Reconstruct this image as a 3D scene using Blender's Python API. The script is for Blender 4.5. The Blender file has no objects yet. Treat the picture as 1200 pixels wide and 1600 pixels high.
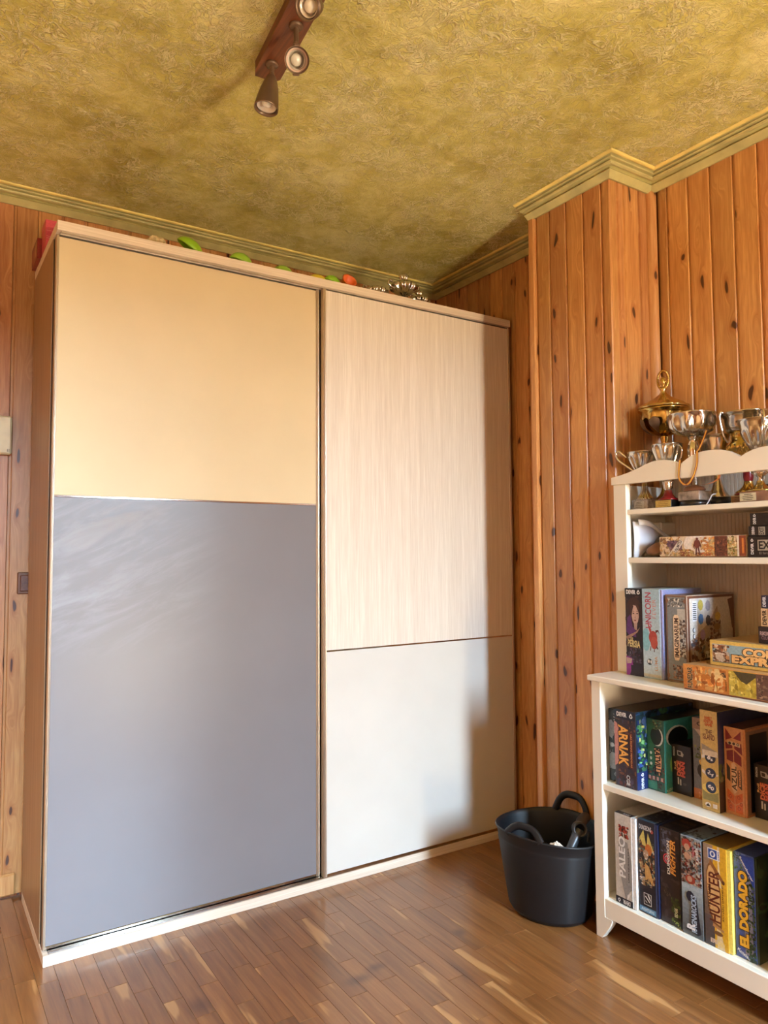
import bpy, math, random
from mathutils import Vector, Matrix
random.seed(7)
SC = bpy.context.scene
COL = SC.collection
PI = math.pi

# ---------------------------------------------------------------- camera
cam_d = bpy.data.cameras.new('camera')
cam = bpy.data.objects.new('camera', cam_d); COL.objects.link(cam)
CR = Vector((0.84142762, -0.54033548, -0.00609328)); CU = Vector((-0.02604538, -0.05181657, 0.99831692)); CF = Vector((0.53974179, 0.83985273, 0.05767313))
CP = Vector((-0.3438, -2.3588, 1.1781))
cam.matrix_world = Matrix(((CR.x, CU.x, -CF.x, CP.x), (CR.y, CU.y, -CF.y, CP.y), (CR.z, CU.z, -CF.z, CP.z), (0, 0, 0, 1)))
cam_d.sensor_fit = 'VERTICAL'; cam_d.sensor_height = 36.0; cam_d.lens = 1144.5 / 1600 * 36; cam_d.clip_start = 0.02
SC.camera = cam
FPX = 1144.5
def in_view(p, mg=40):
    v = Vector(p) - CP; z = v.dot(CF)
    if z < 0.05: return False
    u = 600 + FPX * v.dot(CR) / z; w = 800 - FPX * v.dot(CU) / z
    return -mg < u < 1200 + mg and -mg < w < 1600 + mg

# ---------------------------------------------------------------- light and exposure
SC.view_settings.view_transform = 'Standard'; SC.view_settings.look = 'None'
SC.view_settings.exposure = -0.20; SC.view_settings.gamma = 1.0; SC.view_settings.use_curve_mapping = False
world = bpy.data.worlds.new('world'); SC.world = world; world.use_nodes = True
bg = world.node_tree.nodes['Background']; bg.inputs[0].default_value = (0.75, 0.87, 1.0, 1); bg.inputs[1].default_value = 0.6
def area_light(name, loc, target, sx, sy, power, color, spread=PI):
    d = bpy.data.lights.new(name, 'AREA'); d.shape = 'RECTANGLE'; d.size = sx; d.size_y = sy; d.energy = power; d.color = color; d.spread = spread
    o = bpy.data.objects.new(name, d); COL.objects.link(o); o.location = loc
    o.rotation_euler = (Vector(target) - Vector(loc)).to_track_quat('-Z', 'Y').to_euler(); return o
# daylight outside the balcony door: cool sky above the horizon, warm sunlit ground below it; an added dim fill lamp behind the camera
area_light('sky_light', (1.2, -8.0, 3.9), (1.2, 0.0, 2.0), 5.0, 3.6, 15000, (0.56, 0.78, 1.0))
area_light('sunlit_ground_light', (1.2, -6.1, -0.12), (1.2, -5.2, 3.0), 4.0, 4.2, 4500, (1.0, 0.80, 0.52))
area_light('fill_light', (-0.9, -4.4, 1.9), (0.2, 0.0, 1.3), 1.6, 1.2, 10, (1.0, 0.92, 0.80))

# ---------------------------------------------------------------- helpers
def lin(c):
    return tuple((x / 255 / 12.92) if x / 255 <= 0.04045 else ((x / 255 + 0.055) / 1.055) ** 2.4 for x in c[:3])
def lin4(c): return lin(c) + (1.0,)

class MB:
    """collects polygons with a colour each"""
    def __init__(s): s.v = []; s.f = []; s.c = []; s.m = []; s.sm = []
    def face(s, pts, col=(200, 200, 200), m=0, smooth=False):
        i = len(s.v); s.v += [tuple(p) for p in pts]; s.f.append(tuple(range(i, i + len(pts)))); s.c.append(col); s.m.append(m); s.sm.append(smooth)
    def grid(s, rows, col=(200, 200, 200), m=0, smooth=True, closed_u=False, colf=None):
        n = len(rows[0]); b = len(s.v)
        for r in rows: s.v += [tuple(p) for p in r]
        for i in range(len(rows) - 1):
            for j in range(n if closed_u else n - 1):
                k = (j + 1) % n
                s.f.append((b + i * n + j, b + i * n + k, b + (i + 1) * n + k, b + (i + 1) * n + j))
                s.c.append(colf(i, j) if colf else col); s.m.append(m); s.sm.append(smooth)
    def box(s, x0, x1, y0, y1, z0, z1, col=(200, 200, 200), m=0, bv=0.0, cols=None):
        x0, x1 = min(x0, x1), max(x0, x1); y0, y1 = min(y0, y1), max(y0, y1); z0, z1 = min(z0, z1), max(z0, z1)
        b = min(bv, (x1 - x0) * .45, (y1 - y0) * .45, (z1 - z0) * .45)
        cols = cols or {}
        if b <= 0:
            P = [(x0, y0, z0), (x1, y0, z0), (x1, y1, z0), (x0, y1, z0), (x0, y0, z1), (x1, y0, z1), (x1, y1, z1), (x0, y1, z1)]
            i = len(s.v); s.v += P
            for k, q in (('-z', (3, 2, 1, 0)), ('+z', (4, 5, 6, 7)), ('-y', (0, 1, 5, 4)), ('+x', (1, 2, 6, 5)), ('+y', (2, 3, 7, 6)), ('-x', (3, 0, 4, 7))):
                s.f.append(tuple(i + a for a in q)); s.c.append(cols.get(k, col)); s.m.append(m); s.sm.append(False)
            return
        lo = (x0, y0, z0); hi = (x1, y1, z1); i = len(s.v); idx = {}
        for cx in (0, 1):
            for cy in (0, 1):
                for cz in (0, 1):
                    c = (cx, cy, cz)
                    for ax in range(3):
                        p = [hi[a] if c[a] else lo[a] for a in range(3)]
                        for a in range(3):
                            if a != ax: p[a] += -b if c[a] else b
                        idx[(c, ax)] = len(s.v); s.v.append(tuple(p))
        def add(q, cc):
            s.f.append(tuple(q)); s.c.append(cc); s.m.append(m); s.sm.append(False)
        for ax in range(3):
            a1, a2 = (ax + 1) % 3, (ax + 2) % 3
            for sd in (0, 1):
                q = []
                for u, w in ((0, 0), (1, 0), (1, 1), (0, 1)):
                    c = [0, 0, 0]; c[ax] = sd; c[a1] = u; c[a2] = w; q.append(idx[(tuple(c), ax)])
                if not sd: q.reverse()
                add(q, cols.get(('+' if sd else '-') + 'xyz'[ax], col))
        for ax in range(3):
            a1, a2 = (ax + 1) % 3, (ax + 2) % 3
            for u in (0, 1):
                for w in (0, 1):
                    c0 = [0, 0, 0]; c0[a1] = u; c0[a2] = w; c1 = list(c0); c1[ax] = 1
                    q = [idx[(tuple(c0), a1)], idx[(tuple(c1), a1)], idx[(tuple(c1), a2)], idx[(tuple(c0), a2)]]
                    if u == w: q.reverse()
                    add(q, col)
        for cx in (0, 1):
            for cy in (0, 1):
                for cz in (0, 1):
                    c = (cx, cy, cz); q = [idx[(c, 0)], idx[(c, 1)], idx[(c, 2)]]
                    if (cx + cy + cz) % 2 == 0: q.reverse()
                    add(q, col)
    def prism(s, pts, ax, a0, a1, col=(200, 200, 200), m=0):
        """2D outline extruded along axis ax from a0 to a1; pts in the two other axes (cyclic order)"""
        def P(p, a):
            r = [0, 0, 0]; r[ax] = a; r[(ax + 1) % 3] = p[0]; r[(ax + 2) % 3] = p[1]; return tuple(r)
        ar = sum(pts[k][0] * pts[(k + 1) % len(pts)][1] - pts[(k + 1) % len(pts)][0] * pts[k][1] for k in range(len(pts)))
        if ar < 0: pts = pts[::-1]
        n = len(pts); i = len(s.v)
        s.v += [P(p, a0) for p in pts] + [P(p, a1) for p in pts]
        s.f.append(tuple(i + k for k in reversed(range(n)))); s.f.append(tuple(i + n + k for k in range(n)))
        for k in range(n): s.f.append((i + k, i + (k + 1) % n, i + n + (k + 1) % n, i + n + k))
        s.c += [col] * (n + 2); s.m += [m] * (n + 2); s.sm += [False] * (n + 2)
    def lathe(s, prof, c=(0, 0, 0), seg=28, col=(200, 200, 200), m=0, flute=None, sx=1.0, sy=1.0, caps=True):
        rows = []
        for r, z in prof:
            row = []
            for k in range(seg):
                t = 2 * PI * k / seg; rr = r
                if flute and flute[2] <= z <= flute[3]: rr = r * (1 + flute[1] * math.cos(flute[0] * t))
                row.append((c[0] + rr * math.cos(t) * sx, c[1] + rr * math.sin(t) * sy, c[2] + z))
            rows.append(row)
        s.grid(rows, col, m, True, True)
        if caps:
            for row, rev, pr in ((rows[0], True, prof[0]), (rows[-1], False, prof[-1])):
                if pr[0] > 1e-5: s.face(row[::-1] if rev else row, col, m)
    def tube(s, path, r, seg=8, col=(200, 200, 200), m=0, caps=True):
        path = [Vector(p) for p in path]; rows = []; n = len(path); up = None
        for i, p in enumerate(path):
            t = (path[min(i + 1, n - 1)] - path[max(i - 1, 0)]).normalized()
            if up is None: up = Vector((0, 0, 1)) if abs(t.z) < .9 else Vector((1, 0, 0))
            a = t.cross(up).normalized(); b = a.cross(t).normalized(); up = b
            rr = r(i / (n - 1)) if callable(r) else r
            rows.append([tuple(p + a * rr * math.cos(2 * PI * k / seg) + b * rr * math.sin(2 * PI * k / seg)) for k in range(seg)])
        s.grid(rows, col, m, True, True)
        if caps: s.face(rows[0], col, m); s.face(rows[-1][::-1], col, m)
    def xf(s, M, start=0):
        for i in range(start, len(s.v)): s.v[i] = tuple(M @ Vector(s.v[i]))
    def build(s, name, mats, parent=None, loc=None, weld=True):
        me = bpy.data.meshes.new(name); me.from_pydata(s.v, [], s.f)
        for mt in (mats if isinstance(mats, (list, tuple)) else [mats]): me.materials.append(mt)
        me.polygons.foreach_set('material_index', s.m); me.polygons.foreach_set('use_smooth', s.sm)
        ca = me.color_attributes.new('Col', 'FLOAT_COLOR', 'CORNER'); buf = []
        for f, c in zip(s.f, s.c): buf += list(lin4(c)) * len(f)
        ca.data.foreach_set('color', buf); me.update()
        o = bpy.data.objects.new(name, me); COL.objects.link(o)
        if parent is not None:
            o.parent = parent
            if loc is None:
                q = parent; w = Vector((0, 0, 0))
                while q is not None: w += q.location; q = q.parent
                loc = -w
        if loc is not None: o.location = loc
        return o

def thing(name, loc, label, cat, group=None):
    o = bpy.data.objects.new(name, None); COL.objects.link(o); o.location = loc; o.empty_display_size = .05
    o['label'] = label; o['category'] = cat
    if group: o['group'] = group
    return o
def tag(o, label, cat, group=None):
    o['label'] = label; o['category'] = cat
    if group: o['group'] = group
    return o
def struct(o): o['kind'] = 'structure'; return o
def smooth_path(pts, n=6):
    pts = [Vector(p) for p in pts]; out = []
    for i in range(len(pts) - 1):
        p0 = pts[max(i - 1, 0)]; p1 = pts[i]; p2 = pts[i + 1]; p3 = pts[min(i + 2, len(pts) - 1)]
        for k in range(n):
            t = k / n
            out.append(.5 * ((2 * p1) + (p2 - p0) * t + (2 * p0 - 5 * p1 + 4 * p2 - p3) * t * t + (3 * p1 - p0 - 3 * p2 + p3) * t ** 3))
    out.append(pts[-1]); return out

# ---------------------------------------------------------------- materials
class NT:
    def __init__(s, name):
        s.m = bpy.data.materials.new(name); s.m.use_nodes = True; s.t = s.m.node_tree; s.b = s.t.nodes['Principled BSDF']
    def n(s, typ, **kw):
        o = s.t.nodes.new(typ)
        for k, v in kw.items(): setattr(o, k, v)
        return o
    def l(s, a, b): s.t.links.new(a, b)
    def math(s, op, a, b=None, c=None, clamp=False):
        o = s.n('ShaderNodeMath', operation=op); o.use_clamp = clamp
        for i, x in enumerate((a, b, c)):
            if x is None: continue
            if isinstance(x, (int, float)): o.inputs[i].default_value = x
            else: s.l(x, o.inputs[i])
        return o.outputs[0]
    def mix(s, f, a, b, typ='MIX'):
        o = s.n('ShaderNodeMix', data_type='RGBA', blend_type=typ)
        for i, x in ((0, f), (6, a), (7, b)):
            if isinstance(x, (int, float)): o.inputs[i].default_value = x
            elif isinstance(x, tuple): o.inputs[i].default_value = lin4(x)
            else: s.l(x, o.inputs[i])
        return o.outputs[2]
    def ramp(s, f, stops):
        o = s.n('ShaderNodeValToRGB'); e = o.color_ramp.elements
        while len(e) < len(stops): e.new(.5)
        for el, (p, c) in zip(e, stops): el.position = p; el.color = lin4(c)
        s.l(f, o.inputs[0]); return o.outputs[0]
    def smooth(s, x, a, b):
        o = s.n('ShaderNodeMapRange', interpolation_type='SMOOTHSTEP'); s.l(x, o.inputs[0])
        o.inputs[1].default_value = a; o.inputs[2].default_value = b; return o.outputs[0]
    def noise(s, vec, scale, detail=4, rough=.55, dist=0.0):
        o = s.n('ShaderNodeTexNoise'); o.inputs['Scale'].default_value = scale; o.inputs['Detail'].default_value = detail
        o.inputs['Roughness'].default_value = rough; o.inputs['Distortion'].default_value = dist
        if vec is not None: s.l(vec, o.inputs['Vector'])
        return o.outputs[0]
    def coords(s, scale=(1, 1, 1), kind='Object', rnd=True):
        tc = s.n('ShaderNodeTexCoord'); v = tc.outputs[kind]
        if rnd:
            oi = s.n('ShaderNodeObjectInfo'); cm = s.n('ShaderNodeCombineXYZ')
            s.l(s.math('MULTIPLY', oi.outputs['Random'], 37.0), cm.inputs[0]); s.l(s.math('MULTIPLY', oi.outputs['Random'], 71.3), cm.inputs[2])
            va = s.n('ShaderNodeVectorMath', operation='ADD'); s.l(v, va.inputs[0]); s.l(cm.outputs[0], va.inputs[1]); v = va.outputs[0]
        vm = s.n('ShaderNodeVectorMath', operation='MULTIPLY'); s.l(v, vm.inputs[0]); vm.inputs[1].default_value = scale
        return vm.outputs[0]
    def bump(s, h, strength, dist):
        o = s.n('ShaderNodeBump'); o.inputs['Strength'].default_value = strength; o.inputs['Distance'].default_value = dist
        s.l(h, o.inputs['Height']); s.l(o.outputs[0], s.b.inputs['Normal'])
    def set(s, **kw):
        for k, v in kw.items():
            i = s.b.inputs[k]
            if hasattr(v, 'links'): s.l(v, i)
            elif isinstance(v, tuple): i.default_value = lin4(v)
            else: i.default_value = v
        return s.m

def plain(name, col, rough=.5, metal=0.0, coat=0.0, var=0.06, scale=9.0, bump=0.0):
    t = NT(name); v = t.coords((1, 1, 1)); f = t.noise(v, scale, 3)
    d = tuple(max(0, c * (1 - var * 2)) for c in col); b = tuple(min(255, c * (1 + var)) for c in col)
    t.set(**{'Base Color': t.ramp(f, [(.3, d), (.7, b)]), 'Roughness': rough, 'Metallic': metal, 'Coat Weight': coat})
    if bump: t.bump(t.noise(v, scale * 12, 2), bump, .002)
    return t.m

def pine(name, light=(212, 157, 98), dark=(174, 113, 64), along='z'):
    t = NT(name)
    s = (1, 1, .07) if along == 'z' else (.07, 1, 1)
    v = t.coords(s)
    k = t.n('ShaderNodeSeparateXYZ'); wob = t.n('ShaderNodeTexNoise'); wob.inputs['Scale'].default_value = .9; cz = t.coords((15, 15, 4.6) if along == 'z' else (4.6, 15, 15)); t.l(cz, wob.inputs['Vector'])
    ws = t.n('ShaderNodeVectorMath', operation='SCALE'); t.l(wob.outputs['Color'], ws.inputs[0]); ws.inputs['Scale'].default_value = .8
    wa = t.n('ShaderNodeVectorMath', operation='ADD'); t.l(cz, wa.inputs[0]); t.l(ws.outputs[0], wa.inputs[1]); t.l(wa.outputs[0], k.inputs[0])
    cm = t.n('ShaderNodeCombineXYZ'); t.l(k.outputs[0], cm.inputs[0]); t.l(k.outputs[2], cm.inputs[1])
    vo = t.n('ShaderNodeTexVoronoi', voronoi_dimensions='2D'); vo.inputs['Scale'].default_value = 1.0; t.l(cm.outputs[0], vo.inputs['Vector'])
    d = vo.outputs['Distance']
    bend = t.math('MULTIPLY', t.smooth(d, .34, .05), .02)
    vb = t.n('ShaderNodeVectorMath', operation='ADD'); t.l(v, vb.inputs[0]); cb = t.n('ShaderNodeCombineXYZ'); t.l(bend, cb.inputs[0]); t.l(cb.outputs[0], vb.inputs[1])
    g1 = t.noise(vb.outputs[0], 34, 5, .62, .4); g2 = t.noise(vb.outputs[0], 150, 2, .5)
    f = t.math('ADD', t.math('MULTIPLY', g1, .55), t.math('MULTIPLY', g2, .45))
    c = t.ramp(f, [(.34, dark), (.5, tuple((a + b) / 2 for a, b in zip(light, dark))), (.64, light)])
    oi = t.n('ShaderNodeObjectInfo')
    hv = t.n('ShaderNodeHueSaturation'); t.l(c, hv.inputs['Color'])
    t.l(t.math('ADD', t.math('MULTIPLY', oi.outputs['Random'], .34), .82), hv.inputs['Value'])
    t.l(t.math('ADD', t.math('MULTIPLY', t.math('FRACT', t.math('MULTIPLY', oi.outputs['Random'], 17.3)), .014), .493), hv.inputs['Hue'])
    # only some cells hold a knot
    keep = t.math('GREATER_THAN', t.n('ShaderNodeSeparateColor').outputs[0], .5)
    sc = keep.node.inputs[0].links[0].from_node; t.l(vo.outputs['Color'], sc.inputs[0]); keep.node.inputs[1].default_value = .52
    halo = t.math('MULTIPLY', t.smooth(d, .24, .08), keep); core = t.math('MULTIPLY', t.smooth(d, .105, .065), keep)
    c2 = t.mix(t.math('MULTIPLY', halo, .45), hv.outputs[0], (150, 74, 26)); c3 = t.mix(t.math('MULTIPLY', core, .92), c2, (58, 24, 12))
    t.set(**{'Base Color': c3, 'Roughness': .38, 'Coat Weight': .12, 'Coat Roughness': .25}); t.bump(f, .12, .001)
    return t.m

def streaks(name, light, dark, axis, rough=.4, scale=220):
    t = NT(name); s = [1, 1, 1]; s[axis] = .018
    v = t.coords(tuple(s)); f = t.math('ADD', t.math('MULTIPLY', t.noise(v, scale, 3, .6), .65), t.math('MULTIPLY', t.noise(v, scale * .16, 3), .35))
    t.set(**{'Base Color': t.ramp(f, [(.36, dark), (.52, tuple((a + b) / 2 for a, b in zip(light, dark))), (.64, light)]), 'Roughness': rough}); t.bump(f, .08, .0006)
    return t.m

M = {}
M['pine'] = pine('pine_board')
M['pine_wall'] = pine('pine_backing', (150, 84, 38), (96, 48, 20))
M['pine_trim'] = pine('pine_trim', (212, 158, 102), (182, 120, 70))
M['white'] = plain('white_lacquer', (236, 229, 214), .35, 0, .2, .012, 4)
M['oak_side'] = streaks('light_larch_side', (166, 136, 102), (142, 112, 80), 2)
M['larch'] = streaks('larch_white_vertical', (238, 228, 214), (215, 202, 186), 2, .45, 420)
M['larch_h'] = streaks('larch_white_horizontal', (240, 226, 208), (212, 194, 172), 0)
M['chrome'] = plain('polished_metal', (205, 200, 192), .12, 1.0, 0, .02)
M['champagne'] = plain('champagne_metal', (206, 190, 170), .34, .85, 0, .02)
M['bead'] = plain('yellow_edge_paint', (240, 220, 130), .5)
M['steel'] = plain('satin_metal', (196, 190, 180), .28, 1.0, 0, .03)
M['gap_dark'] = plain('dark_gap', (26, 18, 14), .7)
M['black_plastic'] = plain('black_rubber', (15, 16, 20), .5, 0, 0, .08, 20)
M['grey_plastic'] = plain('grey_plastic', (58, 60, 64), .35, 0, 0, .05)
M['silver'] = plain('trophy_silver', (214, 206, 194), .16, 1.0, 0, .03)
M['gold'] = plain('trophy_gold', (206, 176, 106), .17, 1.0, 0, .04)
M['palegold'] = plain('trophy_pale_gold', (206, 184, 128), .2, 1.0, 0, .04)
M['bronze'] = plain('dark_bronze', (124, 102, 82), .4, .55, 0, .06)
M['darkwood'] = streaks('dark_stained_wood', (128, 72, 40), (82, 42, 22), 1, .4, 120)
M['red_plastic'] = plain('red_plastic', (128, 14, 20), .3, 0, .3)
M['marble'] = plain('grey_marble', (172, 158, 146), .25, 0, .2, .16, 40)
M['cream'] = plain('cream_plastic', (226, 212, 172), .4)
M['tissue'] = plain('white_tissue', (226, 214, 198), .8, 0, 0, .05, 30)
M['paper'] = plain('white_paper', (222, 224, 232), .7, 0, 0, .02)
M['leather'] = plain('brown_leather', (158, 116, 92), .55, 0, 0, .1, 20)
M['black'] = plain('black_gloss', (18, 15, 14), .3, 0, .3)
def card():
    t = NT('printed_card'); a = t.n('ShaderNodeAttribute'); a.attribute_name = 'Col'
    f = t.noise(t.coords((1, 1, 1)), 160, 3, .6)
    c = t.mix(.5, a.outputs['Color'], t.ramp(f, [(.3, (186, 186, 186)), (.7, (255, 255, 255))]), 'MULTIPLY')
    t.set(**{'Base Color': c, 'Roughness': .36, 'Coat Weight': .25, 'Coat Roughness': .2}); return t.m
M['card'] = card()
def colored(name, rough, coat=0.0):
    t = NT(name); a = t.n('ShaderNodeAttribute'); a.attribute_name = 'Col'
    f = t.noise(t.coords((1, 1, 1)), 25, 2)
    c = t.mix(.25, a.outputs['Color'], t.ramp(f, [(.3, (200, 200, 200)), (.7, (255, 255, 255))]), 'MULTIPLY')
    t.set(**{'Base Color': c, 'Roughness': rough, 'Coat Weight': coat}); return t.m
M['toy'] = colored('toy_plastic', .38, .2)
M['cloth'] = colored('woven_ribbon', .75)
def gloss_panel(name, col, rough, smears_and_haze=False):
    t = NT(name); v = t.coords((1, 1, 1), 'Object', False); f = t.noise(v, 3, 4)
    base = t.ramp(f, [(.3, tuple(c * .98 for c in col)), (.7, tuple(min(255, c * 1.015) for c in col))]); r = t.math('MULTIPLY', t.noise(v, 1.3, 2, .5), .06)
    r = t.math('ADD', r, rough)
    if smears_and_haze:   # wiping marks and finger prints, plus the reflected daylight haze painted pale
        sx = t.n('ShaderNodeSeparateXYZ'); t.l(v, sx.inputs[0])
        near = t.math('MULTIPLY', t.smooth(sx.outputs[0], .62, .05), t.math('MULTIPLY', t.smooth(sx.outputs[2], .82, 1.08), t.smooth(sx.outputs[2], 1.40, 1.30)))
        vr = t.n('ShaderNodeVectorRotate', rotation_type='Y_AXIS'); t.l(v, vr.inputs['Vector']); vr.inputs['Angle'].default_value = .42
        vs = t.n('ShaderNodeVectorMath', operation='MULTIPLY'); t.l(vr.outputs[0], vs.inputs[0]); vs.inputs[1].default_value = (1.6, 1, 9.0)
        w = t.smooth(t.noise(vs.outputs[0], 2.2, 7, .68, .7), .40, .72)
        mk = t.math('MULTIPLY', w, near)
        base = t.mix(t.math('MULTIPLY', mk, .30), base, (206, 208, 212)); r = t.math('ADD', r, t.math('MULTIPLY', mk, .22))
    t.set(**{'Base Color': base, 'Roughness': r, 'Specular IOR Level': .4}); return t.m
M['panel_cream'] = gloss_panel('cream_gloss_panel', (217, 198, 160), .5)
M['panel_ivory'] = gloss_panel('ivory_gloss_panel', (212, 208, 199), .5)
M['panel_grey'] = gloss_panel('mauve_grey_gloss_panel', (124, 120, 123), .30, True)
def plaster():
    t = NT('olive_sponged_plaster'); v = t.coords((1, 1, 1), 'Object', False)
    big = t.noise(v, 2.6, 6, .62, .5); mid = t.noise(v, 14, 5, .6, .8)
    f = t.math('ADD', t.math('MULTIPLY', big, .6), t.math('MULTIPLY', mid, .4))
    c = t.ramp(f, [(.37, (172, 160, 74)), (.5, (208, 198, 110)), (.63, (238, 230, 160))])
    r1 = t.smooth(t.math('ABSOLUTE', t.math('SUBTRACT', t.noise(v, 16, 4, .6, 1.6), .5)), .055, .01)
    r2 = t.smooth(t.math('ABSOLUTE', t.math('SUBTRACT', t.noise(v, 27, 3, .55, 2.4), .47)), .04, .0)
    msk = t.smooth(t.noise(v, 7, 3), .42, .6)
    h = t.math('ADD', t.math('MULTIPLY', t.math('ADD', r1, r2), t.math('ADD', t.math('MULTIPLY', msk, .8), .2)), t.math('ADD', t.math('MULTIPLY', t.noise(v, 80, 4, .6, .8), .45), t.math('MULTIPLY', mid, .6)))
    c = t.mix(t.math('MULTIPLY', t.math('MULTIPLY', t.math('ADD', r1, r2), t.math('ADD', t.math('MULTIPLY', msk, .7), .3)), .6), c, (255, 246, 196))   # highlights along the raised strands painted into the colour
    t.set(**{'Base Color': c, 'Roughness': .4}); t.bump(h, .75, .010); return t.m
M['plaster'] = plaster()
M['cornice'] = plain('olive_cornice_paint', (194, 186, 126), .5, 0, 0, .05, 14)
def parquet():
    t = NT('lacquered_oak_strip'); v = t.coords((1, .06, 1)); g = t.noise(v, 60, 5, .6, .5); g2 = t.noise(t.coords((1, .12, 1)), 14, 3)
    f = t.math('ADD', t.math('MULTIPLY', g, .6), t.math('MULTIPLY', g2, .4))
    c = t.ramp(f, [(.34, (112, 70, 34)), (.5, (136, 88, 46)), (.66, (154, 105, 58))])
    c = t.mix(t.math('MULTIPLY', t.smooth(g2, .62, .67), .5), c, (214, 164, 104))
    oi = t.n('ShaderNodeObjectInfo'); hv = t.n('ShaderNodeHueSaturation'); t.l(c, hv.inputs['Color'])
    t.l(t.math('ADD', t.math('MULTIPLY', oi.outputs['Random'], .22), .88), hv.inputs['Value'])
    c = hv.outputs[0]
    ge = t.n('ShaderNodeNewGeometry')     # dark stains worn into the wood at fixed places of the floor
    for (x, y, rx, ry) in ((.735, -.545, .075, .035), (.80, -.52, .05, .03), (.99, -.665, .02, .12), (1.12, -.5, .03, .035), (.32, -.42, .06, .07)):
        su = t.n('ShaderNodeVectorMath', operation='SUBTRACT'); t.l(ge.outputs['Position'], su.inputs[0]); su.inputs[1].default_value = (x, y, 0)
        mu = t.n('ShaderNodeVectorMath', operation='MULTIPLY'); t.l(su.outputs[0], mu.inputs[0]); mu.inputs[1].default_value = (1 / rx, 1 / ry, 0)
        le = t.n('ShaderNodeVectorMath', operation='LENGTH'); t.l(mu.outputs[0], le.inputs[0])
        c = t.mix(t.math('MULTIPLY', t.smooth(le.outputs['Value'], 1.0, .0), .6), c, (70, 40, 28))
    t.set(**{'Base Color': c, 'Roughness': t.math('ADD', t.math('MULTIPLY', t.noise(t.coords((1, 1, 1), 'Object', False), 5, 4), .2), .2), 'Coat Weight': .3, 'Coat Roughness': .18}); t.bump(f, .06, .0006)
    return t.m
M['parquet'] = parquet()
# ---------------------------------------------------------------- the room
XL, XR, YF, YB, ZC = -2.2, 1.855, -3.6, 0.565, 2.505
XP, YN, YFAR = 1.635, -0.7206, -0.357
ZT = 2.475           # planks end behind the cornice
def sbox(name, mat, *a, **k):
    m = MB(); m.box(*a, **k); return struct(m.build(name, mat))
floor = sbox('floor', M['parquet'], XL - .1, XR + .2, YF - .1, YB + .2, -.08, -.0125)
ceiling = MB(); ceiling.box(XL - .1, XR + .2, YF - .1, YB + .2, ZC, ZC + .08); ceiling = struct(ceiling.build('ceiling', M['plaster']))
wall_back = sbox('wall_back', M['pine_wall'], XL - .1, XR + .2, YB + .0125, YB + .12, -.0125, ZC)
wall_right = MB(); wall_right.box(XR + .0125, XR + .12, YF, YB + .0125, -.0125, ZC); wall_right.box(XP + .0125, XR + .0125, YN + .0125, YFAR, -.0125, ZC)
wall_right = struct(wall_right.build('wall_right', M['pine_wall']))
sbox('wall_left', M['pine'], XL - .1, XL, YF, YB + .0125, -.0125, ZC)
wf = MB(); D0, D1, DZ = .94, 1.235, 2.14; W0, W1, WZ0, WZ1 = -1.55, -.25, .85, 2.1
for a in ((XL - .1, W0, 0, ZC), (W1, D0, 0, ZC), (D1, XR + .2, 0, ZC), (D0, D1, DZ, ZC), (W0, W1, 0, WZ0), (W0, W1, WZ1, ZC)):
    wf.box(a[0], a[1], YF - .1, YF, a[2] - .0125 if a[2] == 0 else a[2], a[3])
struct(wf.build('wall_front', M['pine']))
for nm, (a, b, c, d) in (('door_1', (D0, D1, 0, DZ)), ('fill_opening_1', (W0, W1, WZ0, WZ1))):  # second opening is unseen, added to let the fill lamp in
    m = MB()
    m.box(a - .05, a, YF, YF + .02, c, d + .05); m.box(b, b + .05, YF, YF + .02, c, d + .05); m.box(a, b, YF, YF + .02, d, d + .05)
    if c: m.box(a - .05, b + .05, YF, YF + .02, c - .05, c)
    struct(m.build(nm, M['pine_trim']))

# tongue-and-groove boards: every board an object of its own
_pl = {}
def plank_mesh(w, h, lip=.008):
    key = (round(w, 4), round(h, 3))
    if key not in _pl:
        m = MB(); e = .0004
        pts = [(e, .012), (e, .0052), (lip, .0052), (lip + .0025, 0), (w - .003, 0), (w - e, .0042), (w - e, .012)]
        m.prism([(p[0], p[1]) for p in pts], 2, 0, h); _pl[key] = m.build('plank', M['pine'])
        me = _pl[key].data; bpy.data.objects.remove(_pl[key]); _pl[key] = me
    return _pl[key]
rp = random.Random(3)
def plank(parent, x, y, w, rot, z0=0.0, z1=ZT, mat=None):
    o = bpy.data.objects.new('plank', plank_mesh(w, z1 - z0)); COL.objects.link(o)
    d = rp.uniform(-.0004, .0004)
    o.location = (x + (d if rot else 0), y + (0 if rot else d), z0); o.rotation_euler = (0, 0, -PI / 2 if rot else 0); o.parent = parent
    return o
x = .018 - .081 * 15
while x < XR - .02:
    w = min(.081, XR - x); plank(wall_back, x, YB, w, False); x += .081
y = YB
while y > YFAR + .02:
    w = min(.082, y - YFAR); plank(wall_right, XR, y, w, True); y -= .082
for a, b in ((-.3665, -.4355), (-.4355, -.5185), (-.5185, -.600), (-.600, -.6815), (-.6815, -.7205)):
    plank(wall_right, XP, a, a - b, True)
for a, b in ((1.6362, 1.671), (1.671, 1.704), (1.704, 1.786), (1.786, 1.853)):
    plank(wall_right, a, YN, b - a, False)
y = -.747
for k in range(34):
    w = .039 if k == 0 else .082
    if y - w < YF: break
    plank(wall_right, XR, y, w, True); y -= w
def trim_strip(nm, *a):
    m = MB(); m.box(*a, bv=.003); o = m.build(nm, M['pine_trim'], wall_right); return o
trim_strip('corner_batten', XP - .013, XP + .03, YFAR - .010, YFAR + .018, 0, ZT - .012)
m = MB(); n = 8
pts = [(XR - .0005, YN - .0005)] + [(XR - .0005 - .024 * math.sin(PI / 2 * k / n), YN - .0005 - .0255 * math.cos(PI / 2 * k / n)) for k in range(n + 1)]
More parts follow.
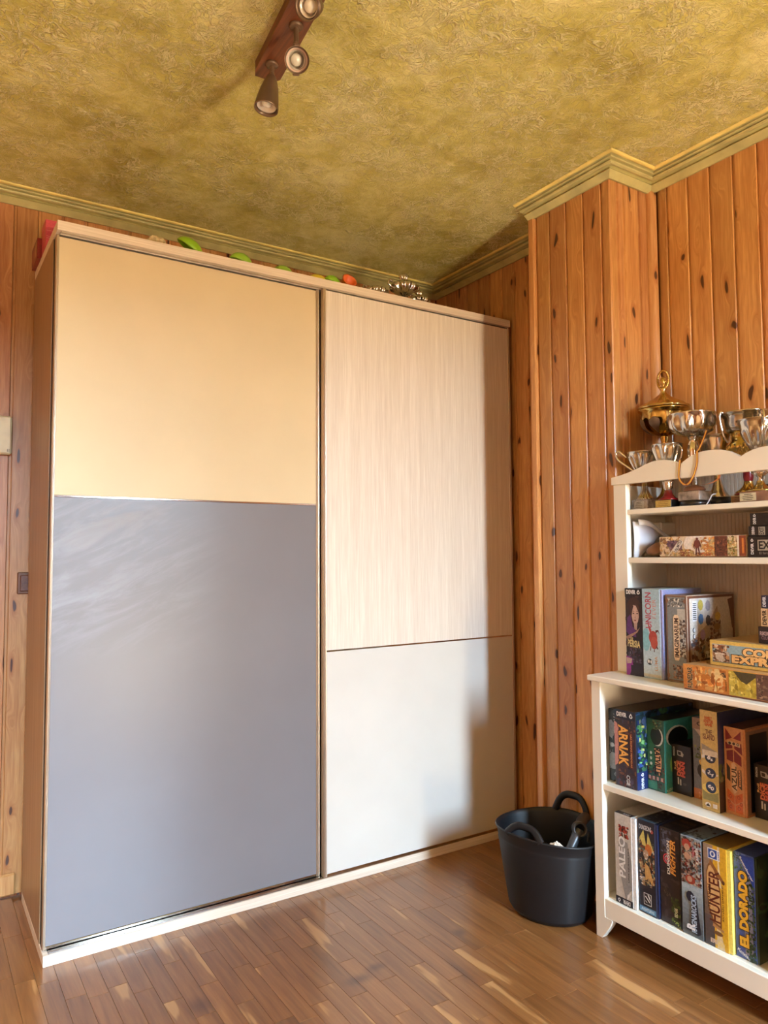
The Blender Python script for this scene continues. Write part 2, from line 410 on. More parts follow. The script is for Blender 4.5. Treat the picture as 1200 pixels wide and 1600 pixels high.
m.prism(pts, 2, 0, ZT - .004); m.build('corner_batten', M['pine_trim'], wall_right)

# cornice
PROF = [(.001, 2.4605), (.010, 2.459), (.012, 2.4615), (.031, 2.4765), (.0245, 2.4845), (.036, 2.4870), (.042, 2.4835), (.048, 2.4830), (.0535, 2.4855), (.0555, 2.4895), (.0485, 2.4945), (.0570, 2.4960), (.0605, 2.4930), (.0645, 2.4935), (.0665, 2.4965), (.0595, 2.4992), (.067, 2.5010), (.072, 2.5018), (.072, 2.5044), (.001, 2.5044)]
BEAD = [(.0725, 2.5022), (.074, 2.4992), (.079, 2.4985), (.084, 2.5005), (.087, 2.5044), (.0725, 2.5044)]
def cornice(name, chain, PROF=PROF, mat='cornice'):
    nrm = []
    for a, b in zip(chain, chain[1:]):
        d = (Vector(b) - Vector(a)).normalized(); nrm.append(Vector((d.y, -d.x)))
    m = MB(); rows = []
    for i, p in enumerate(chain):
        n1 = nrm[max(i - 1, 0)]; n2 = nrm[min(i, len(nrm) - 1)]; k = (n1 + n2) / (1 + n1.dot(n2))
        rows.append([(p[0] + k.x * o, p[1] + k.y * o, z) for o, z in PROF])
    for r0, r1 in zip(rows, rows[1:]):
        for j in range(len(PROF)):
            k = (j + 1) % len(PROF); m.face([r0[j], r1[j], r1[k], r0[k]])
    m.face(rows[0][::-1]); m.face(rows[-1])
    return struct(m.build(name, M[mat]))
for nm, pr, mt in (('trim_1', PROF, 'cornice'), ('trim_3', BEAD, 'bead')): cornice(nm, [(XL, YB), (XR, YB), (XR, YFAR)], pr, mt)
for nm, pr, mt in (('trim_2', PROF, 'cornice'), ('trim_4', BEAD, 'bead')): cornice(nm, [(XP, YFAR + .018), (XP, YN), (XR, YN), (XR, YF)], pr, mt)
bb = MB(); bb.box(XL, -.012, YB - .016, YB - .001, .0, .075, bv=.006)
struct(bb.build('baseboard_back', M['pine_trim']))

# parquet: each strip in view an object, the others joined
PW, PL = .0533, .29
sm = MB(); sm.box(.0003, PW - .0003, .0003, PL - .0003, -.012, 0, bv=.0005)
strip0 = sm.build('parquet_strip', M['parquet']); strip_me = strip0.data; bpy.data.objects.remove(strip0)
rest = MB(); rs = random.Random(11); cand = []
known = {.934: -.283, 1.041: -.173, 1.094: -.281, 1.147: -.317, 1.307: -.311, .721: -.605, 1.2: -.04}
k = -40
while True:
    x = .028 + PW * k
    if x > XR: break
    if x >= XL:
        off = rs.uniform(0, PL)
        for kx, ky in known.items():
            if abs(x + PW - kx) < .02: off = ky
        y = YF + ((off - YF) % PL) - PL
        while y < YB:
            if y >= YF and y + PL <= YB + .012:
                vis = any(in_view((x + a, y + b, 0), 30) for a in (0, PW) for b in (0, PL / 2, PL)) and y + PL < .62 and not (x > 0 and y > .0) and x + PW < 1.86
                cand.append((vis, (Vector((x, y, 0)) - CP).length, x, y))
            y += PL
    k += 1
cand.sort(key=lambda c: (not c[0], c[1])); nstrip = 0
for vis, dd, x, y in cand:
    if vis and nstrip < 296:
        o = bpy.data.objects.new('parquet_strip', strip_me); COL.objects.link(o); o.location = (x, y, 0); o.parent = floor; nstrip += 1
    else: rest.box(x + .0003, x + PW - .0003, y + .0003, y + PL - .0003, -.012, 0)
o = rest.build('parquet_strips_beyond', M['parquet'], floor); o['kind'] = 'stuff'
print('strips', nstrip, len(cand))

# ---------------------------------------------------------------- wardrobe
WW, WH = 1.837, 2.2
M['track'] = plain('aluminium_track', (196, 184, 168), .4, .5)
wd = thing('wardrobe', (.9, .25, 0), 'large two-door sliding wardrobe with cream, mauve grey and pale wood panels', 'wardrobe')
def wbox(nm, mat, *a, par=wd, bv=.001):
    m = MB(); m.box(*a, bv=bv); return m.build(nm, mat, par)
wbox('side_panel', M['oak_side'], 0, .02, .082, .49, .0315, 2.1695)
wbox('side_panel', M['oak_side'], WW - .02, WW, .082, .49, .0315, 2.1695)
wbox('top_panel', M['larch_h'], 0, WW, 0, .49, 2.17, WH)
wbox('bottom_panel', M['larch_h'], 0, WW, 0, .49, 0, .031)
wbox('back_panel', M['oak_side'], .021, WW - .021, .478, .488, .0315, 2.1695)
for sx in (.0025, WW - .0085): wbox('gap_shade_strip', M['gap_dark'], sx, sx + .006, .053, .0815, .034, 2.166, bv=0)  # dark strips closing the open gap, standing in for its shade
m = MB(); m.box(.012, WW - .012, .003, .052, 2.1683, 2.1697)
for yy in (.0035, .0255, .05): m.box(.012, WW - .012, yy - .0005, yy + .0008, 2.1650, 2.1683)
m.build('top_track', M['track'], wd)
m = MB(); m.box(.014, WW - .014, .004, .05, .0312, .0325)
for yy in (.004, .0125, .0195): m.box(.014, WW - .014, yy, yy + .0022, .0325, .0343)
m.build('bottom_track', M['chrome'], wd)
def slide_door(x0, x1, yf, zb, zt, split, mu, ml, sl, sr, lab):
    m = MB(); m.box(x0 + .003, x1 - .003, yf + .006, yf + .018, zb + .004, zt - .004)
    d = m.build('door', M['gap_dark'], wd); d['label'] = lab
    dz = .003
    for nm, mat, a, b in (('upper_panel', mu, split + dz, zt - .004), ('lower_panel', ml, zb + .009, split - dz)):
        m = MB(); m.box(x0 + sl, x1 - sr, yf + .0015, yf + .006, a, b, bv=.0006); m.build(nm, mat, d)
    for a, b in ((x0, x0 + sl), (x1 - sr, x1)):
        m = MB(); w = b - a
        m.prism([(a, yf + .001), (a + .001, yf), (a + w * .35, yf + .0004), (a + w * .5, yf + .0015), (a + w * .65, yf + .0004), (b - .001, yf), (b, yf + .001), (b, yf + .0058), (a + .0025, yf + .0058), (a + .0025, yf + .022), (a, yf + .022)] if a == x0 else
                [(a, yf + .001), (a + .001, yf), (a + w * .35, yf + .0004), (a + w * .5, yf + .0015), (a + w * .65, yf + .0004), (b - .001, yf), (b, yf + .001), (b, yf + .022), (b - .0025, yf + .022), (b - .0025, yf + .0058), (a, yf + .0058)], 2, zb, zt)
        m.build('stile', M['champagne'], d)
    m = MB(); m.box(x0 + sl, x1 - sr, yf, yf + .006, split - dz, split + dz, bv=.001); m.build('divider_bar', M['chrome'], d)
    m = MB(); m.box(x0 + sl, x1 - sr, yf, yf + .0058, zb, zb + .0085, bv=.001); m.build('bottom_rail', M['chrome'], d)
    return d
slide_door(.002, .9085, .027, .0345, 2.1645, 1.3604, M['panel_cream'], M['panel_grey'], .008, .014, 'rear sliding door, cream above and mauve grey below')
slide_door(.912, WW - .003, .0028, .0345, 2.1645, .8287, M['larch'], M['panel_ivory'], .013, .012, 'front sliding door, pale wood grain above and ivory below')

# ---------------------------------------------------------------- ceiling spot bar
lamp = thing('ceiling_spot_bar', (.41, -.75, ZC), 'dark wooden ceiling bar with three bronze spotlights on short arms', 'spotlight')
m = MB(); L0, L1, hw = -.265, .225, .0365
m.prism([(-hw, L0), (hw, L0), (hw, L1 - .004), (hw - .014, L1 + .012), (-hw + .006, L1 + .008), (-hw, L1 - .012)], 2, -.028, -.001)
Mr = Matrix.Translation((.4105, -.7965, ZC)) @ Matrix.Rotation(math.radians(-5.9), 4, 'Z'); m.xf(Mr)
m.build('mounting_bar', M['darkwood'], lamp)
M['reflector'] = plain('pale_reflector', (226, 216, 200), .25, .35, 0, .02)
M['bezel'] = plain('pale_rose_bezel', (222, 196, 180), .3)
bulbm = NT('spot_bulb_glass'); bulbm.set(**{'Base Color': (236, 232, 214), 'Roughness': .12, 'Coat Weight': .6}); bulbm = bulbm.m
def spot(bx, by, drop, direction, Lh=.098, rm=.031, fins=False, hang=0.0):
    a = MB(); zb = ZC - .0285
    a.lathe([(.0165, 0), (.0175, -.004), (.015, -.008), (.006, -.009)], (bx, by, zb), 20); a.build('rosette', M['bronze'], lamp)
    a = MB(); a.tube([(bx, by, zb - .006), (bx, by, zb - drop)], .0062, 12); arm = a.build('arm', M['bronze'], lamp)
    a = MB(); a.lathe([(.0, .008), (.0055, .006), (.008, 0), (.0055, -.006), (.0, -.008)], (bx, by, zb - drop - .004), 12); a.build('swivel_joint', M['bronze'], arm)
    J = Vector((bx, by, zb - drop - .006 - hang)); d = Vector(direction).normalized()
    q = d.to_track_quat('Z', 'X').to_matrix().to_4x4(); q.translation = J
    if hang:
        a = MB(); a.tube(smooth_path([(bx, by, zb - drop - .008), (bx - .004, by + .003, zb - drop - hang * .5), tuple(J + d * .004)], 4), .0052, 8); a.build('bracket', M['bronze'], arm)
    a = MB()
    a.lathe([(.007, .0), (.0125, .006), (.0185, .022), (.0245, .045), (.029, .07), (rm, Lh - .004), (rm, Lh), (rm - .002, Lh), (rm - .004, Lh - .006), (rm - .006, Lh - .03), (.012, Lh - .042), (.0, Lh - .044)], (0, 0, 0), 32); a.xf(q)
    sh = a.build('lamp_shade', M['bronze'], lamp)
    a = MB(); a.lathe([(.011, Lh - .040), (.020, Lh - .028), (rm - .0055, Lh - .008), (rm - .0075, Lh - .0075), (.018, Lh - .02), (.011, Lh - .03), (.0, Lh - .031)], (0, 0, 0), 28); a.xf(q)
    a.build('reflector', M['reflector'], sh)
    if fins:
        a = MB(); a.lathe([(rm + .001, Lh - .006), (rm + .0025, Lh - .003), (rm + .002, Lh + .001), (rm - .004, Lh + .0015), (rm - .006, Lh - .002), (rm - .0055, Lh - .004)], (0, 0, 0), 32, caps=False); a.xf(q); a.build('bezel', M['bezel'], sh)
    a = MB(); a.lathe([(.012, Lh - .030), (.0145, Lh - .020), (.0125, Lh - .012), (.007, Lh - .008), (.0, Lh - .007)], (0, 0, 0), 20); a.xf(q); a.build('bulb', bulbm, sh)
    if fins:
        for s in (-1, 1):
            a = MB(); a.box(s * (rm - .002), s * (rm + .007), -.008, .008, Lh - .05, Lh - .022, bv=.002); a.xf(q); a.build('cooling_fin', M['bronze'], sh)
spot(.422, -.632, .026, (-.16, .02, -1.0), .098, .032)
tocam = (CP - Vector((.41, -.80, 2.40))).normalized()
spot(.414, -.794, .046, tocam + Vector((.04, .0, .0)), .050, .0270, True, .036)
spot(.400, -.945, .050, tocam + Vector((-.25, .35, .05)), .070, .028)

# ---------------------------------------------------------------- bookcase
bk = thing('bookcase', (1.65, -1.095, 0), 'white lacquered bookcase with scalloped crest, open hutch and base cabinet', 'bookcase')
BY0, BY1 = -.744, -1.446          # far and near end of the carcass
def bbox(nm, x0, x1, y0, y1, z0, z1, bv=.0015, lab=None):
    m = MB(); m.box(x0, x1, y0, y1, z0, z1, bv=bv); o = m.build(nm, M['white'], bk)
    if lab: o['label'] = lab
    return o
bbox('top_board', 1.457, 1.846, -.734, -1.456, .7774, .795, .003)
for s in (0, 1):
    f = (lambda y: y) if s == 0 else (lambda y: BY0 + BY1 - y)
    # base: stile with curved foot, side panel
    m = MB()
    foot = [(f(-.744), 0), (f(-.765), 0), (f(-.772), .010), (f(-.783), .024), (f(-.797), .045), (f(-.804), .060), (f(-.804), .0655), (f(-.777), .0655), (f(-.777), .777), (f(-.744), .777)]
    m.prism(foot, 0, 1.467, 1.490); m.build('stile', M['white'], bk)
    bbox('side_panel', 1.4902, 1.835, f(-.744), f(-.757), .03, .777)
    # hutch
    bbox('stile', 1.592, 1.614, f(-.744), f(-.794), .7952, 1.4005)
    bbox('side_panel', 1.6142, 1.8285, f(-.744), f(-.766), .7952, 1.4005)
bbox('bottom_rail', 1.469, 1.487, -.7772, -1.4128, .0657, .1215)
bbox('bottom_shelf', 1.4705, 1.83, -.7575, -1.4325, .109, .1235) if False else bbox('shelf', 1.4873, 1.828, -.7575, -1.4325, .104, .1225)
bbox('shelf', 1.472, 1.828, -.7575, -1.4325, .4475, .4655)
bbox('shelf', 1.596, 1.8285, -.7945, -1.3955, 1.1455, 1.1632); bbox('shelf', 1.596, 1.8285, -.7945, -1.3955, 1.3015, 1.3172)
def beadboard(nm, x, y0, y1, z0, z1):
    m = MB(); n = int(abs(y1 - y0) / .0125); w = (y1 - y0) / n; pts = [(y0, x + .006)]
    for k in range(n):
        a = y0 + w * k; pts += [(a, x + .002), (a + w * .12, x), (a + w * .88, x), (a + w, x + .002)]
    pts.append((y1, x + .006)); pts = [(p[1], p[0]) for p in pts]
    m.prism(pts, 2, z0, z1); return m.build(nm, M['beige'], bk)
M['beige'] = plain('greige_beadboard', (204, 188, 168), .5, 0, 0, .01)
beadboard('back_panel', 1.829, -.7445, -1.4455, .796, 1.44); beadboard('back_panel', 1.8355, -.7445, -1.4455, .03, .776)
half = [(-.740, 1.425), (-.776, 1.4295), (-.814, 1.437), (-.852, 1.4475), (-.876, 1.4555), (-.900, 1.4615), (-.924, 1.4635), (-.945, 1.4625), (-.965, 1.4585), (-.984, 1.452), (-.999, 1.4445), (-1.004, 1.4455), (-1.013, 1.4515), (-1.034, 1.463), (-1.056, 1.4700), (-1.077, 1.4730), (-1.095, 1.4735)]
crest = half + [(-2.19 - a, b) for a, b in half[-2::-1]]
m = MB(); m.prism(crest + [(-1.45, 1.4008), (-.740, 1.4008)], 0, 1.588, 1.606); m.build('crest_board', M['white'], bk)
m = MB(); m.box(1.752, 1.8285, -.767, -.806, 1.237, 1.279, bv=.003); m.build('corner_bracket', M['white'], bk)
m = MB()
for zz in (.90, 1.06): m.tube([(1.69, -.7659, zz), (1.69, -.7665, zz)], .003, 8)
o = m.build('shelf_pin_hole', M['gap_dark'], bk); o['kind'] = 'stuff'
# ---------------------------------------------------------------- black rubber tub and what is in it
TX, TY, TH = 1.468, -.545, .268
EX, EY = .953, 1.10
tub = thing('rubber_tub', (TX, TY, 0), 'black flexible rubber tub with two handles, standing between wardrobe and bookcase', 'bucket')
def tub_r(z): return .127 + (.168 - .127) * (z / TH) ** .9
prof = [(.0, .0), (.112, .0), (.122, .003), (.127, .010)]
nz = 44
for k in range(nz + 1):
    z = .014 + (TH - .052) * k / nz; prof.append((tub_r(z) + (.0017 if k % 2 else -.0009), z))
prof += [(tub_r(TH - .03), TH - .032), (tub_r(TH - .012) + .001, TH - .012), (tub_r(TH) + .004, TH - .004), (tub_r(TH) + .005, TH - .001), (tub_r(TH) + .003, TH + .002), (tub_r(TH) - .001, TH + .001)]
inner = [(tub_r(z) - .004, z) for z in (TH - .012, TH - .06, .15, .08, .03, .008)] + [(.10, .005), (.0, .005)]
HA = math.radians(192)     # near-left handle; the other one is opposite
def rim_lift(t): return .016 * math.cos(t - HA) ** 2 * 1.0
m = MB(); rows = []
for r, z in prof + inner:
    row = []
    for k in range(56):
        t = 2 * PI * k / 56; f = max(0, min(1, (z - .12) / .15))
        row.append((TX + r * EX * math.cos(t), TY + r * EY * math.sin(t), z + f * (rim_lift(t) - .008)))
    rows.append(row)
m.grid(rows, m=0, closed_u=True); m.build('tub_shell', M['black_plastic'], tub)
for sgn, lean in ((0, -.020), (1, .004)):
    a0 = HA + PI * sgn; P = []
    for k in range(13):
        u = -1 + 2 * k / 12; ang = a0 + u * .36; hgt = (.030 if sgn == 0 else .058) * (1 - abs(u) ** 3.2)
        rr = tub_r(TH) - .001 + lean * (1 - abs(u) ** 2.5)
        P.append((TX + rr * EX * math.cos(ang), TY + rr * EY * math.sin(ang), TH + .004 + hgt))
    m = MB(); rows = []
    P = smooth_path(P, 2)
    for i, p in enumerate(P):
        t = (P[min(i + 1, len(P) - 1)] - P[max(i - 1, 0)]).normalized(); rad = Vector((p.x - TX, p.y - TY, 0)).normalized(); up = t.cross(rad).normalized()
        rows.append([p + rad * (.0085 * math.cos(2 * PI * k / 10)) + up * (.0125 * math.sin(2 * PI * k / 10)) for k in range(10)])
    m.grid(rows, closed_u=True); m.face(rows[0]); m.face(rows[-1][::-1]); m.build('handle', M['black_plastic'], tub)
# crumpled tissue and plastic pipe fitting lying in the tub
def crumple(name, c, r, mat, label, cat, seed, sq=(1, 1, .8)):
    rr = random.Random(seed); m = MB(); rows = []
    lob = [(rr.uniform(0, 2 * PI), rr.uniform(-1, 1), rr.uniform(2, 5)) for _ in range(7)]
    for i in range(13):
        ph = PI * i / 12; row = []
        for k in range(18):
            t = 2 * PI * k / 18
            q = 1 + .13 * sum(math.sin(f * t + a + 3 * s * ph) * math.cos(f * ph * .7 + a) for a, s, f in lob) / 2 + (rr.uniform(-.1, .1) if 0 < i < 12 else 0)
            row.append((c[0] + r * q * math.sin(ph) * math.cos(t) * sq[0], c[1] + r * q * math.sin(ph) * math.sin(t) * sq[1], c[2] + r * q * math.cos(ph) * sq[2]))
        rows.append(row)
    m.grid(rows[::-1], closed_u=True, smooth=False); o = m.build(name, mat); return tag(o, label, cat)
crumple('crumpled_tissue', (1.400, -.645, .243), .021, M['tissue'], 'white crumpled tissue lying in the black tub', 'tissue', 5)
SH = Matrix.Translation((.040, -.022, .030))
fit = thing('pipe_fitting', (1.47, -.62, .20), 'dark grey plastic elbow fitting lying in the black tub', 'pipe')
m = MB(); m.tube(smooth_path([(1.398, -.63, .178), (1.44, -.628, .225), (1.462, -.625, .247)], 5), lambda t: .013 + .006 * t, 16); m.xf(SH); m.build('lower_pipe', M['grey_plastic'], fit)
m = MB(); ax = Vector((-.62, -.75, .25)).normalized(); c = Vector((1.468, -.622, .25))
q = ax.to_track_quat('Z', 'Y').to_matrix().to_4x4(); q.translation = c
m.lathe([(.021, -.026), (.0235, -.022), (.0235, .022), (.021, .025), (.0165, .0245), (.0165, -.02), (.0, -.021)], (0, 0, 0), 24); m.xf(q); m.xf(SH); m.build('socket', M['grey_plastic'], fit)
m = MB(); m.tube(smooth_path([(1.482, -.612, .252), (1.52, -.585, .256), (1.565, -.56, .25)], 4), .0175, 16); m.xf(SH); m.build('side_pipe', M['grey_plastic'], fit)
m = MB(); m.box(-.013, .013, -.002, .002, -.038, -.006, bv=.0015); q2 = Matrix.Translation((1.487, -.645, .25)) @ Matrix.Rotation(.5, 4, 'Z') @ Matrix.Rotation(.35, 4, 'Y'); m.xf(q2); m.xf(SH); m.build('clip', M['grey_plastic'], fit)
# something solid below carries them
m = MB(); m.box(1.385, 1.545, -.66, -.44, .0065, .185, bv=.03); o = m.build('folded_cloth', plain('dark_cloth', (30, 30, 36), .9)); tag(o, 'dark folded cloth filling the bottom of the black tub', 'cloth')

# ---------------------------------------------------------------- wall box and switch left of the wardrobe
ic = thing('wall_chime_box', (-.11, YB, 1.6), 'cream plastic wall box on the pine boards left of the wardrobe', 'intercom')
m = MB(); m.box(-.165, -.058, YB - .034, YB - .0006, 1.54, 1.677, bv=.006); m.build('housing', M['cream'], ic)
m = MB()
for xx in (-.0725, -.0675): m.box(xx, xx + .0016, YB - .0352, YB - .0341, 1.549, 1.5585)
o = m.build('vent_slot', M['gap_dark'], ic); o['kind'] = 'stuff'
sw = thing('light_switch', (-.015, YB, 1.08), 'dark brown framed switch plate on the pine boards beside the wardrobe', 'switch')
m = MB(); m.box(-.028, .035, YB - .010, YB - .0006, 1.044, 1.122, bv=.003); m.build('cover_plate', plain('brown_switch', (112, 66, 30), .4), sw)
m = MB(); m.box(-.019, .026, YB - .0155, YB - .0101, 1.054, 1.112, bv=.003); m.build('rocker', M['darkwood'], sw)

# ---------------------------------------------------------------- things on top of the wardrobe
pk = thing('pink_box', (.10, .30, WH), 'pink cardboard box at the left end of the wardrobe top', 'box')
m = MB(); m.box(.0015, .20, .257, .345, WH + .0005, WH + .098, (214, 78, 96), bv=.001); m.build('carton', M['card'], pk)
m = MB(); m.box(.0005, .2015, .2555, .3465, WH + .078, WH + .1035, (226, 88, 104), bv=.001); m.build('lid', M['card'], pk)
m = MB()
for zz in (.066, .046, .04): m.box(.004, .19, .2557, .2566, WH + zz, WH + zz + .0014, (236, 150, 152))
o = m.build('printed_line', M['card'], pk); o['kind'] = 'stuff'
rb = thing('red_box', (.10, .45, WH), 'flat dark red box behind the pink box on the wardrobe', 'box')
m = MB(); m.box(-.012, .20, .349, .482, WH + .0005, WH + .072, (140, 34, 22), bv=.001); m.build('carton', M['card'], rb)
m = MB(); m.box(-.0131, -.0122, .365, .40, WH + .012, WH + .064, (176, 120, 76)); m.build('label', M['card'], rb)
def shell(name, c, rx, ry, rz, rot, col, label, thick=.86):
    m = MB(); rows = []
    for rad, zs in ((1, 1), (thick, thick)):
        rng = range(9) if rad == 1 else range(8, -1, -1)
        for i in rng:
            ph = PI / 2 * i / 8
            rows.append([(rx * rad * math.sin(ph) * math.cos(2 * PI * k / 24) , ry * rad * math.sin(ph) * math.sin(2 * PI * k / 24), rz * zs * math.cos(ph)) for k in range(24)])
    m.grid(rows[::-1], col, closed_u=True)
    m.xf(Matrix.Translation(c) @ rot)
    return tag(m.build(name, M['toy']), label, 'toy', 'toy shells on the wardrobe')
def RR(x, y, z): return Matrix.Rotation(z, 4, 'Z') @ Matrix.Rotation(y, 4, 'Y') @ Matrix.Rotation(x, 4, 'X')
shell('toy_shell', (.430, .075, 2.2315), .050, .036, .034, RR(.25, .55, 0), (150, 200, 40), 'lime green toy half shell, largest one on the wardrobe top')
shell('toy_shell', (.62, .085, 2.2235), .044, .034, .038, RR(.1, .35, 0), (160, 206, 62), 'pale green toy half shell, second from the left on the wardrobe top')
shell('toy_shell', (.789, .09, 2.2185), .040, .032, .034, RR(.1, .25, 0), (164, 208, 70), 'pale green toy half shell, third from the left on the wardrobe top')
shell('toy_shell', (.992, .085, 2.222), .036, .03, .034, RR(.1, .4, 0), (148, 204, 44), 'green toy half shell between the yellow and the orange one')
shell('toy_shell', (.930, .085, 2.2215), .036, .03, .026, RR(.05, .1, 0), (228, 206, 58), 'yellow toy half shell lying left of a green one')
m = MB(); m.lathe([(.0, .0), (.02, .0), (.026, .012), (.029, .030), (.031, .034), (.027, .0345), (.024, .030), (.02, .014), (.0, .010)], (0, 0, 0), 28, (232, 110, 46)); m.xf(Matrix.Translation((1.056, .085, 2.2265)) @ RR(1.1, 0, 0))
tag(m.build('toy_cup', M['toy']), 'small orange toy cup at the right end of the toy row', 'toy')
m = MB(); m.box(.362, .43, .06, .10, WH + .0005, WH + .028, (232, 206, 70), bv=.010); tag(m.build('toy_sponge', M['toy']), 'yellow toy piece under the large lime green shell', 'toy')
crumple('crumpled_bag', (.318, .085, 2.2305), .029, plain('beige_bag', (218, 196, 150), .7, 0, 0, .1, 40), 'beige crumpled bag at the left of the toys on the wardrobe', 'bag', 9, (1.2, .9, .75))
# ---------------------------------------------------------------- trophies on the hutch shelf
SZ = 1.3174
class Tro:
    def __init__(s, x, y, label, nm='trophy'):
        s.x, s.y = x, y; s.o = thing(nm, (x, y, SZ), label, 'trophy', 'trophies on the bookcase')
    def lathe(s, part, prof, mat, flute=None, seg=40, par=None, caps=True):
        m = MB(); m.lathe(prof, (s.x, s.y, SZ), max(seg, flute[0] * 6) if flute else seg, flute=flute, caps=caps); return m.build(part, M[mat], par or s.o)
    def block(s, part, hx, hy, z0, z1, mat, dx=0, dy=0, bv=.002):
        m = MB(); m.box(s.x - hx + dx, s.x + hx + dx, s.y - hy + dy, s.y + hy + dy, SZ + z0, SZ + z1, bv=bv); return m.build(part, M[mat], s.o)
    def plaque(s, hy, z0, z1, xf, col, lines, dark=(90, 70, 40), dy=0):
        m = MB(); m.box(xf - .0012, xf - .0002, s.y - hy + dy, s.y + hy + dy, SZ + z0, SZ + z1, col); p = m.build('plaque', M['card'], s.o)
        m = MB(); rr = random.Random(int(s.y * 1000)); n = lines
        for k in range(n):
            zz = SZ + z1 - (z1 - z0) * (k + .8) / (n + .5); L = hy * rr.uniform(.45, .72); m.box(xf - .0016, xf - .0013, s.y + dy - L, s.y + dy + L, zz - .0008, zz + .0008, dark)
        e = m.build('engraving', M['card'], p); e['kind'] = 'stuff'
    def handle(s, ang, pts, r, mat):
        m = MB(); m.tube(smooth_path([(s.x + a * math.cos(ang), s.y + a * math.sin(ang), SZ + z) for a, z in pts], 5), r, 8); return m.build('handle', M[mat], s.o)
def cup_prof(r0, z0, r1, z1, n=10, pw=.55, lip=.002, th=.0022):
    out = [(r0, z0)]
    for k in range(1, n + 1):
        u = k / n; out.append((r0 + (r1 - r0) * u ** pw, z0 + (z1 - z0) * u))
    out += [(r1 + lip, z1 + .001), (r1 + lip * .5, z1 + .0025), (r1 - th, z1 + .001)]
    for k in range(n - 1, 0, -1):
        u = k / n; out.append((max(.001, r0 + (r1 - r0) * u ** pw - th), z0 + (z1 - z0) * u + th * .5))
    out.append((.0, z0 + .004)); return out
def foot(z0, r0, z1, r1, n=6):
    out = [(0, z0), (r0, z0), (r0, z0 + .003)]
    for k in range(1, n + 1):
        u = k / n; out.append((r1 + (r0 * .93 - r1) * (1 - u) ** 2.2, z0 + .003 + (z1 - z0 - .003) * u))
    return out
# silver two-handled cup on a stone block
t = Tro(1.668, -.809, 'silver two-handled cup on a grey stone block, at the far end of the shelf')
t.block('base_block', .030, .031, .0004, .032, 'marble')
t.plaque(.019, .005, .028, t.x - .030, (190, 176, 156), 4)
t.lathe('foot', foot(.0322, .030, .078, .010), 'silver', (16, .05, .03, .06)); t.lathe('stem', [(.010, .0785), (.007, .09), (.011, .098), (.007, .106), (.009, .112)], 'palegold')
t.lathe('bowl', cup_prof(.011, .1125, .053, .188, pw=.62), 'silver', (14, .08, .12, .180))
for a in (PI / 2 + .62, -PI / 2 + .62): t.handle(a, [(.022, .122), (.052, .145), (.080, .168), (.088, .188), (.078, .197), (.068, .188), (.055, .176)], .0036, 'silver')
# small cup with red foot
t = Tro(1.640, -.918, 'small silver cup with dark red foot and gold plaque, second along the shelf')
t.block('base_block', .027, .029, .0004, .024, 'black'); t.plaque(.0275, .002, .0225, t.x - .027, (206, 172, 86), 3, (150, 110, 40))
t.lathe('foot', foot(.0242, .030, .055, .011), 'red_plastic'); t.lathe('stem', [(.010, .0555), (.013, .062), (.016, .08), (.0165, .088), (.010, .094), (.007, .102), (.010, .108)], 'silver', (10, .08, .056, .09))
t.lathe('bowl', cup_prof(.010, .1085, .046, .197, pw=.75), 'silver', (9, .10, .115, .190)); t.handle(-PI / 2, [(.024, .135), (.046, .150), (.052, .178), (.045, .190)], .0028, 'silver')
# tall gold cup with lid
t = Tro(1.757, -.8245, 'tall gold cup with petal bowl, domed lid and openwork finial')
t.lathe('base_block', [(0, .0004), (.042, .0004), (.042, .022), (.036, .03), (.0, .03)], 'darkwood')
t.lathe('foot', foot(.0304, .040, .085, .012), 'gold', (18, .05, .034, .05)); t.lathe('stem', [(.011, .0855), (.008, .11), (.010, .15), (.012, .175), (.009, .18), (.020, .187), (.033, .194), (.034, .199), (.020, .206), (.013, .216), (.011, .228), (.014, .240), (.0135, .247)], 'gold')
t.lathe('bowl', [(.010, .2475), (.024, .252), (.048, .266), (.064, .286), (.070, .306), (.071, .320), (.075, .328), (.082, .333), (.083, .336), (.080, .338), (.066, .336), (.0, .334)], 'gold', (8, .07, .250, .312), 48)
m = MB()
for k in range(8):
    a = 2 * PI * k / 8 + .2; rows = []
    for i in range(8):
        u = i / 7; z = .254 + .052 * u; rr = [.032, .048, .059, .066, .0705, .073, .0745, .074][i] + .002; wdt = .26 * math.sin(PI * min(1, .12 + .88 * (1 - u)) ** .8) if i < 7 else .01
        rows.append([(t.x + (rr + .004 * (1 - abs(j))) * math.cos(a + j * wdt), t.y + (rr + .004 * (1 - abs(j))) * math.sin(a + j * wdt), SZ + z) for j in (-1, -.5, 0, .5, 1)])
    m.grid(rows)
o = m.build('petal_relief', M['bronze'], t.o); o['kind'] = 'stuff'
lid = t.lathe('lid', [(0, .3385), (.079, .3385), (.083, .342), (.081, .347), (.070, .352), (.062, .359), (.052, .364), (.040, .371), (.026, .380), (.015, .389), (.009, .396), (.0085, .402), (.012, .406), (.008, .410), (.0, .411)], 'palegold', (20, .02, .346, .366), 48)
m = MB(); rr = random.Random(4)
for k in range(34):   # openwork finial: ring of small leaves
    a = 2 * PI * k / 34; R1 = .0235; cz = SZ + .4385
    p = Vector((t.x, t.y + R1 * math.sin(a) * .9, cz + (R1 + .007) * math.cos(a)))
    m.lathe([(0, -.005), (.0042, -.002), (.005, .0), (.004, .0022), (0, .005)], p, 6)
for k in range(22):
    a = 2 * PI * k / 22; p = Vector((t.x + (.004 if k % 2 else -.004), t.y + .0115 * math.sin(a), SZ + .4325 + .013 * math.cos(a))); m.lathe([(0, -.0035), (.003, 0), (0, .0035)], p, 6)
m.lathe([(0, .4105), (.006, .411), (.005, .418), (.009, .424), (.011, .432), (.008, .442), (.0, .447)], (t.x, t.y, SZ), 12)
o = m.build('finial', M['gold'], lid)
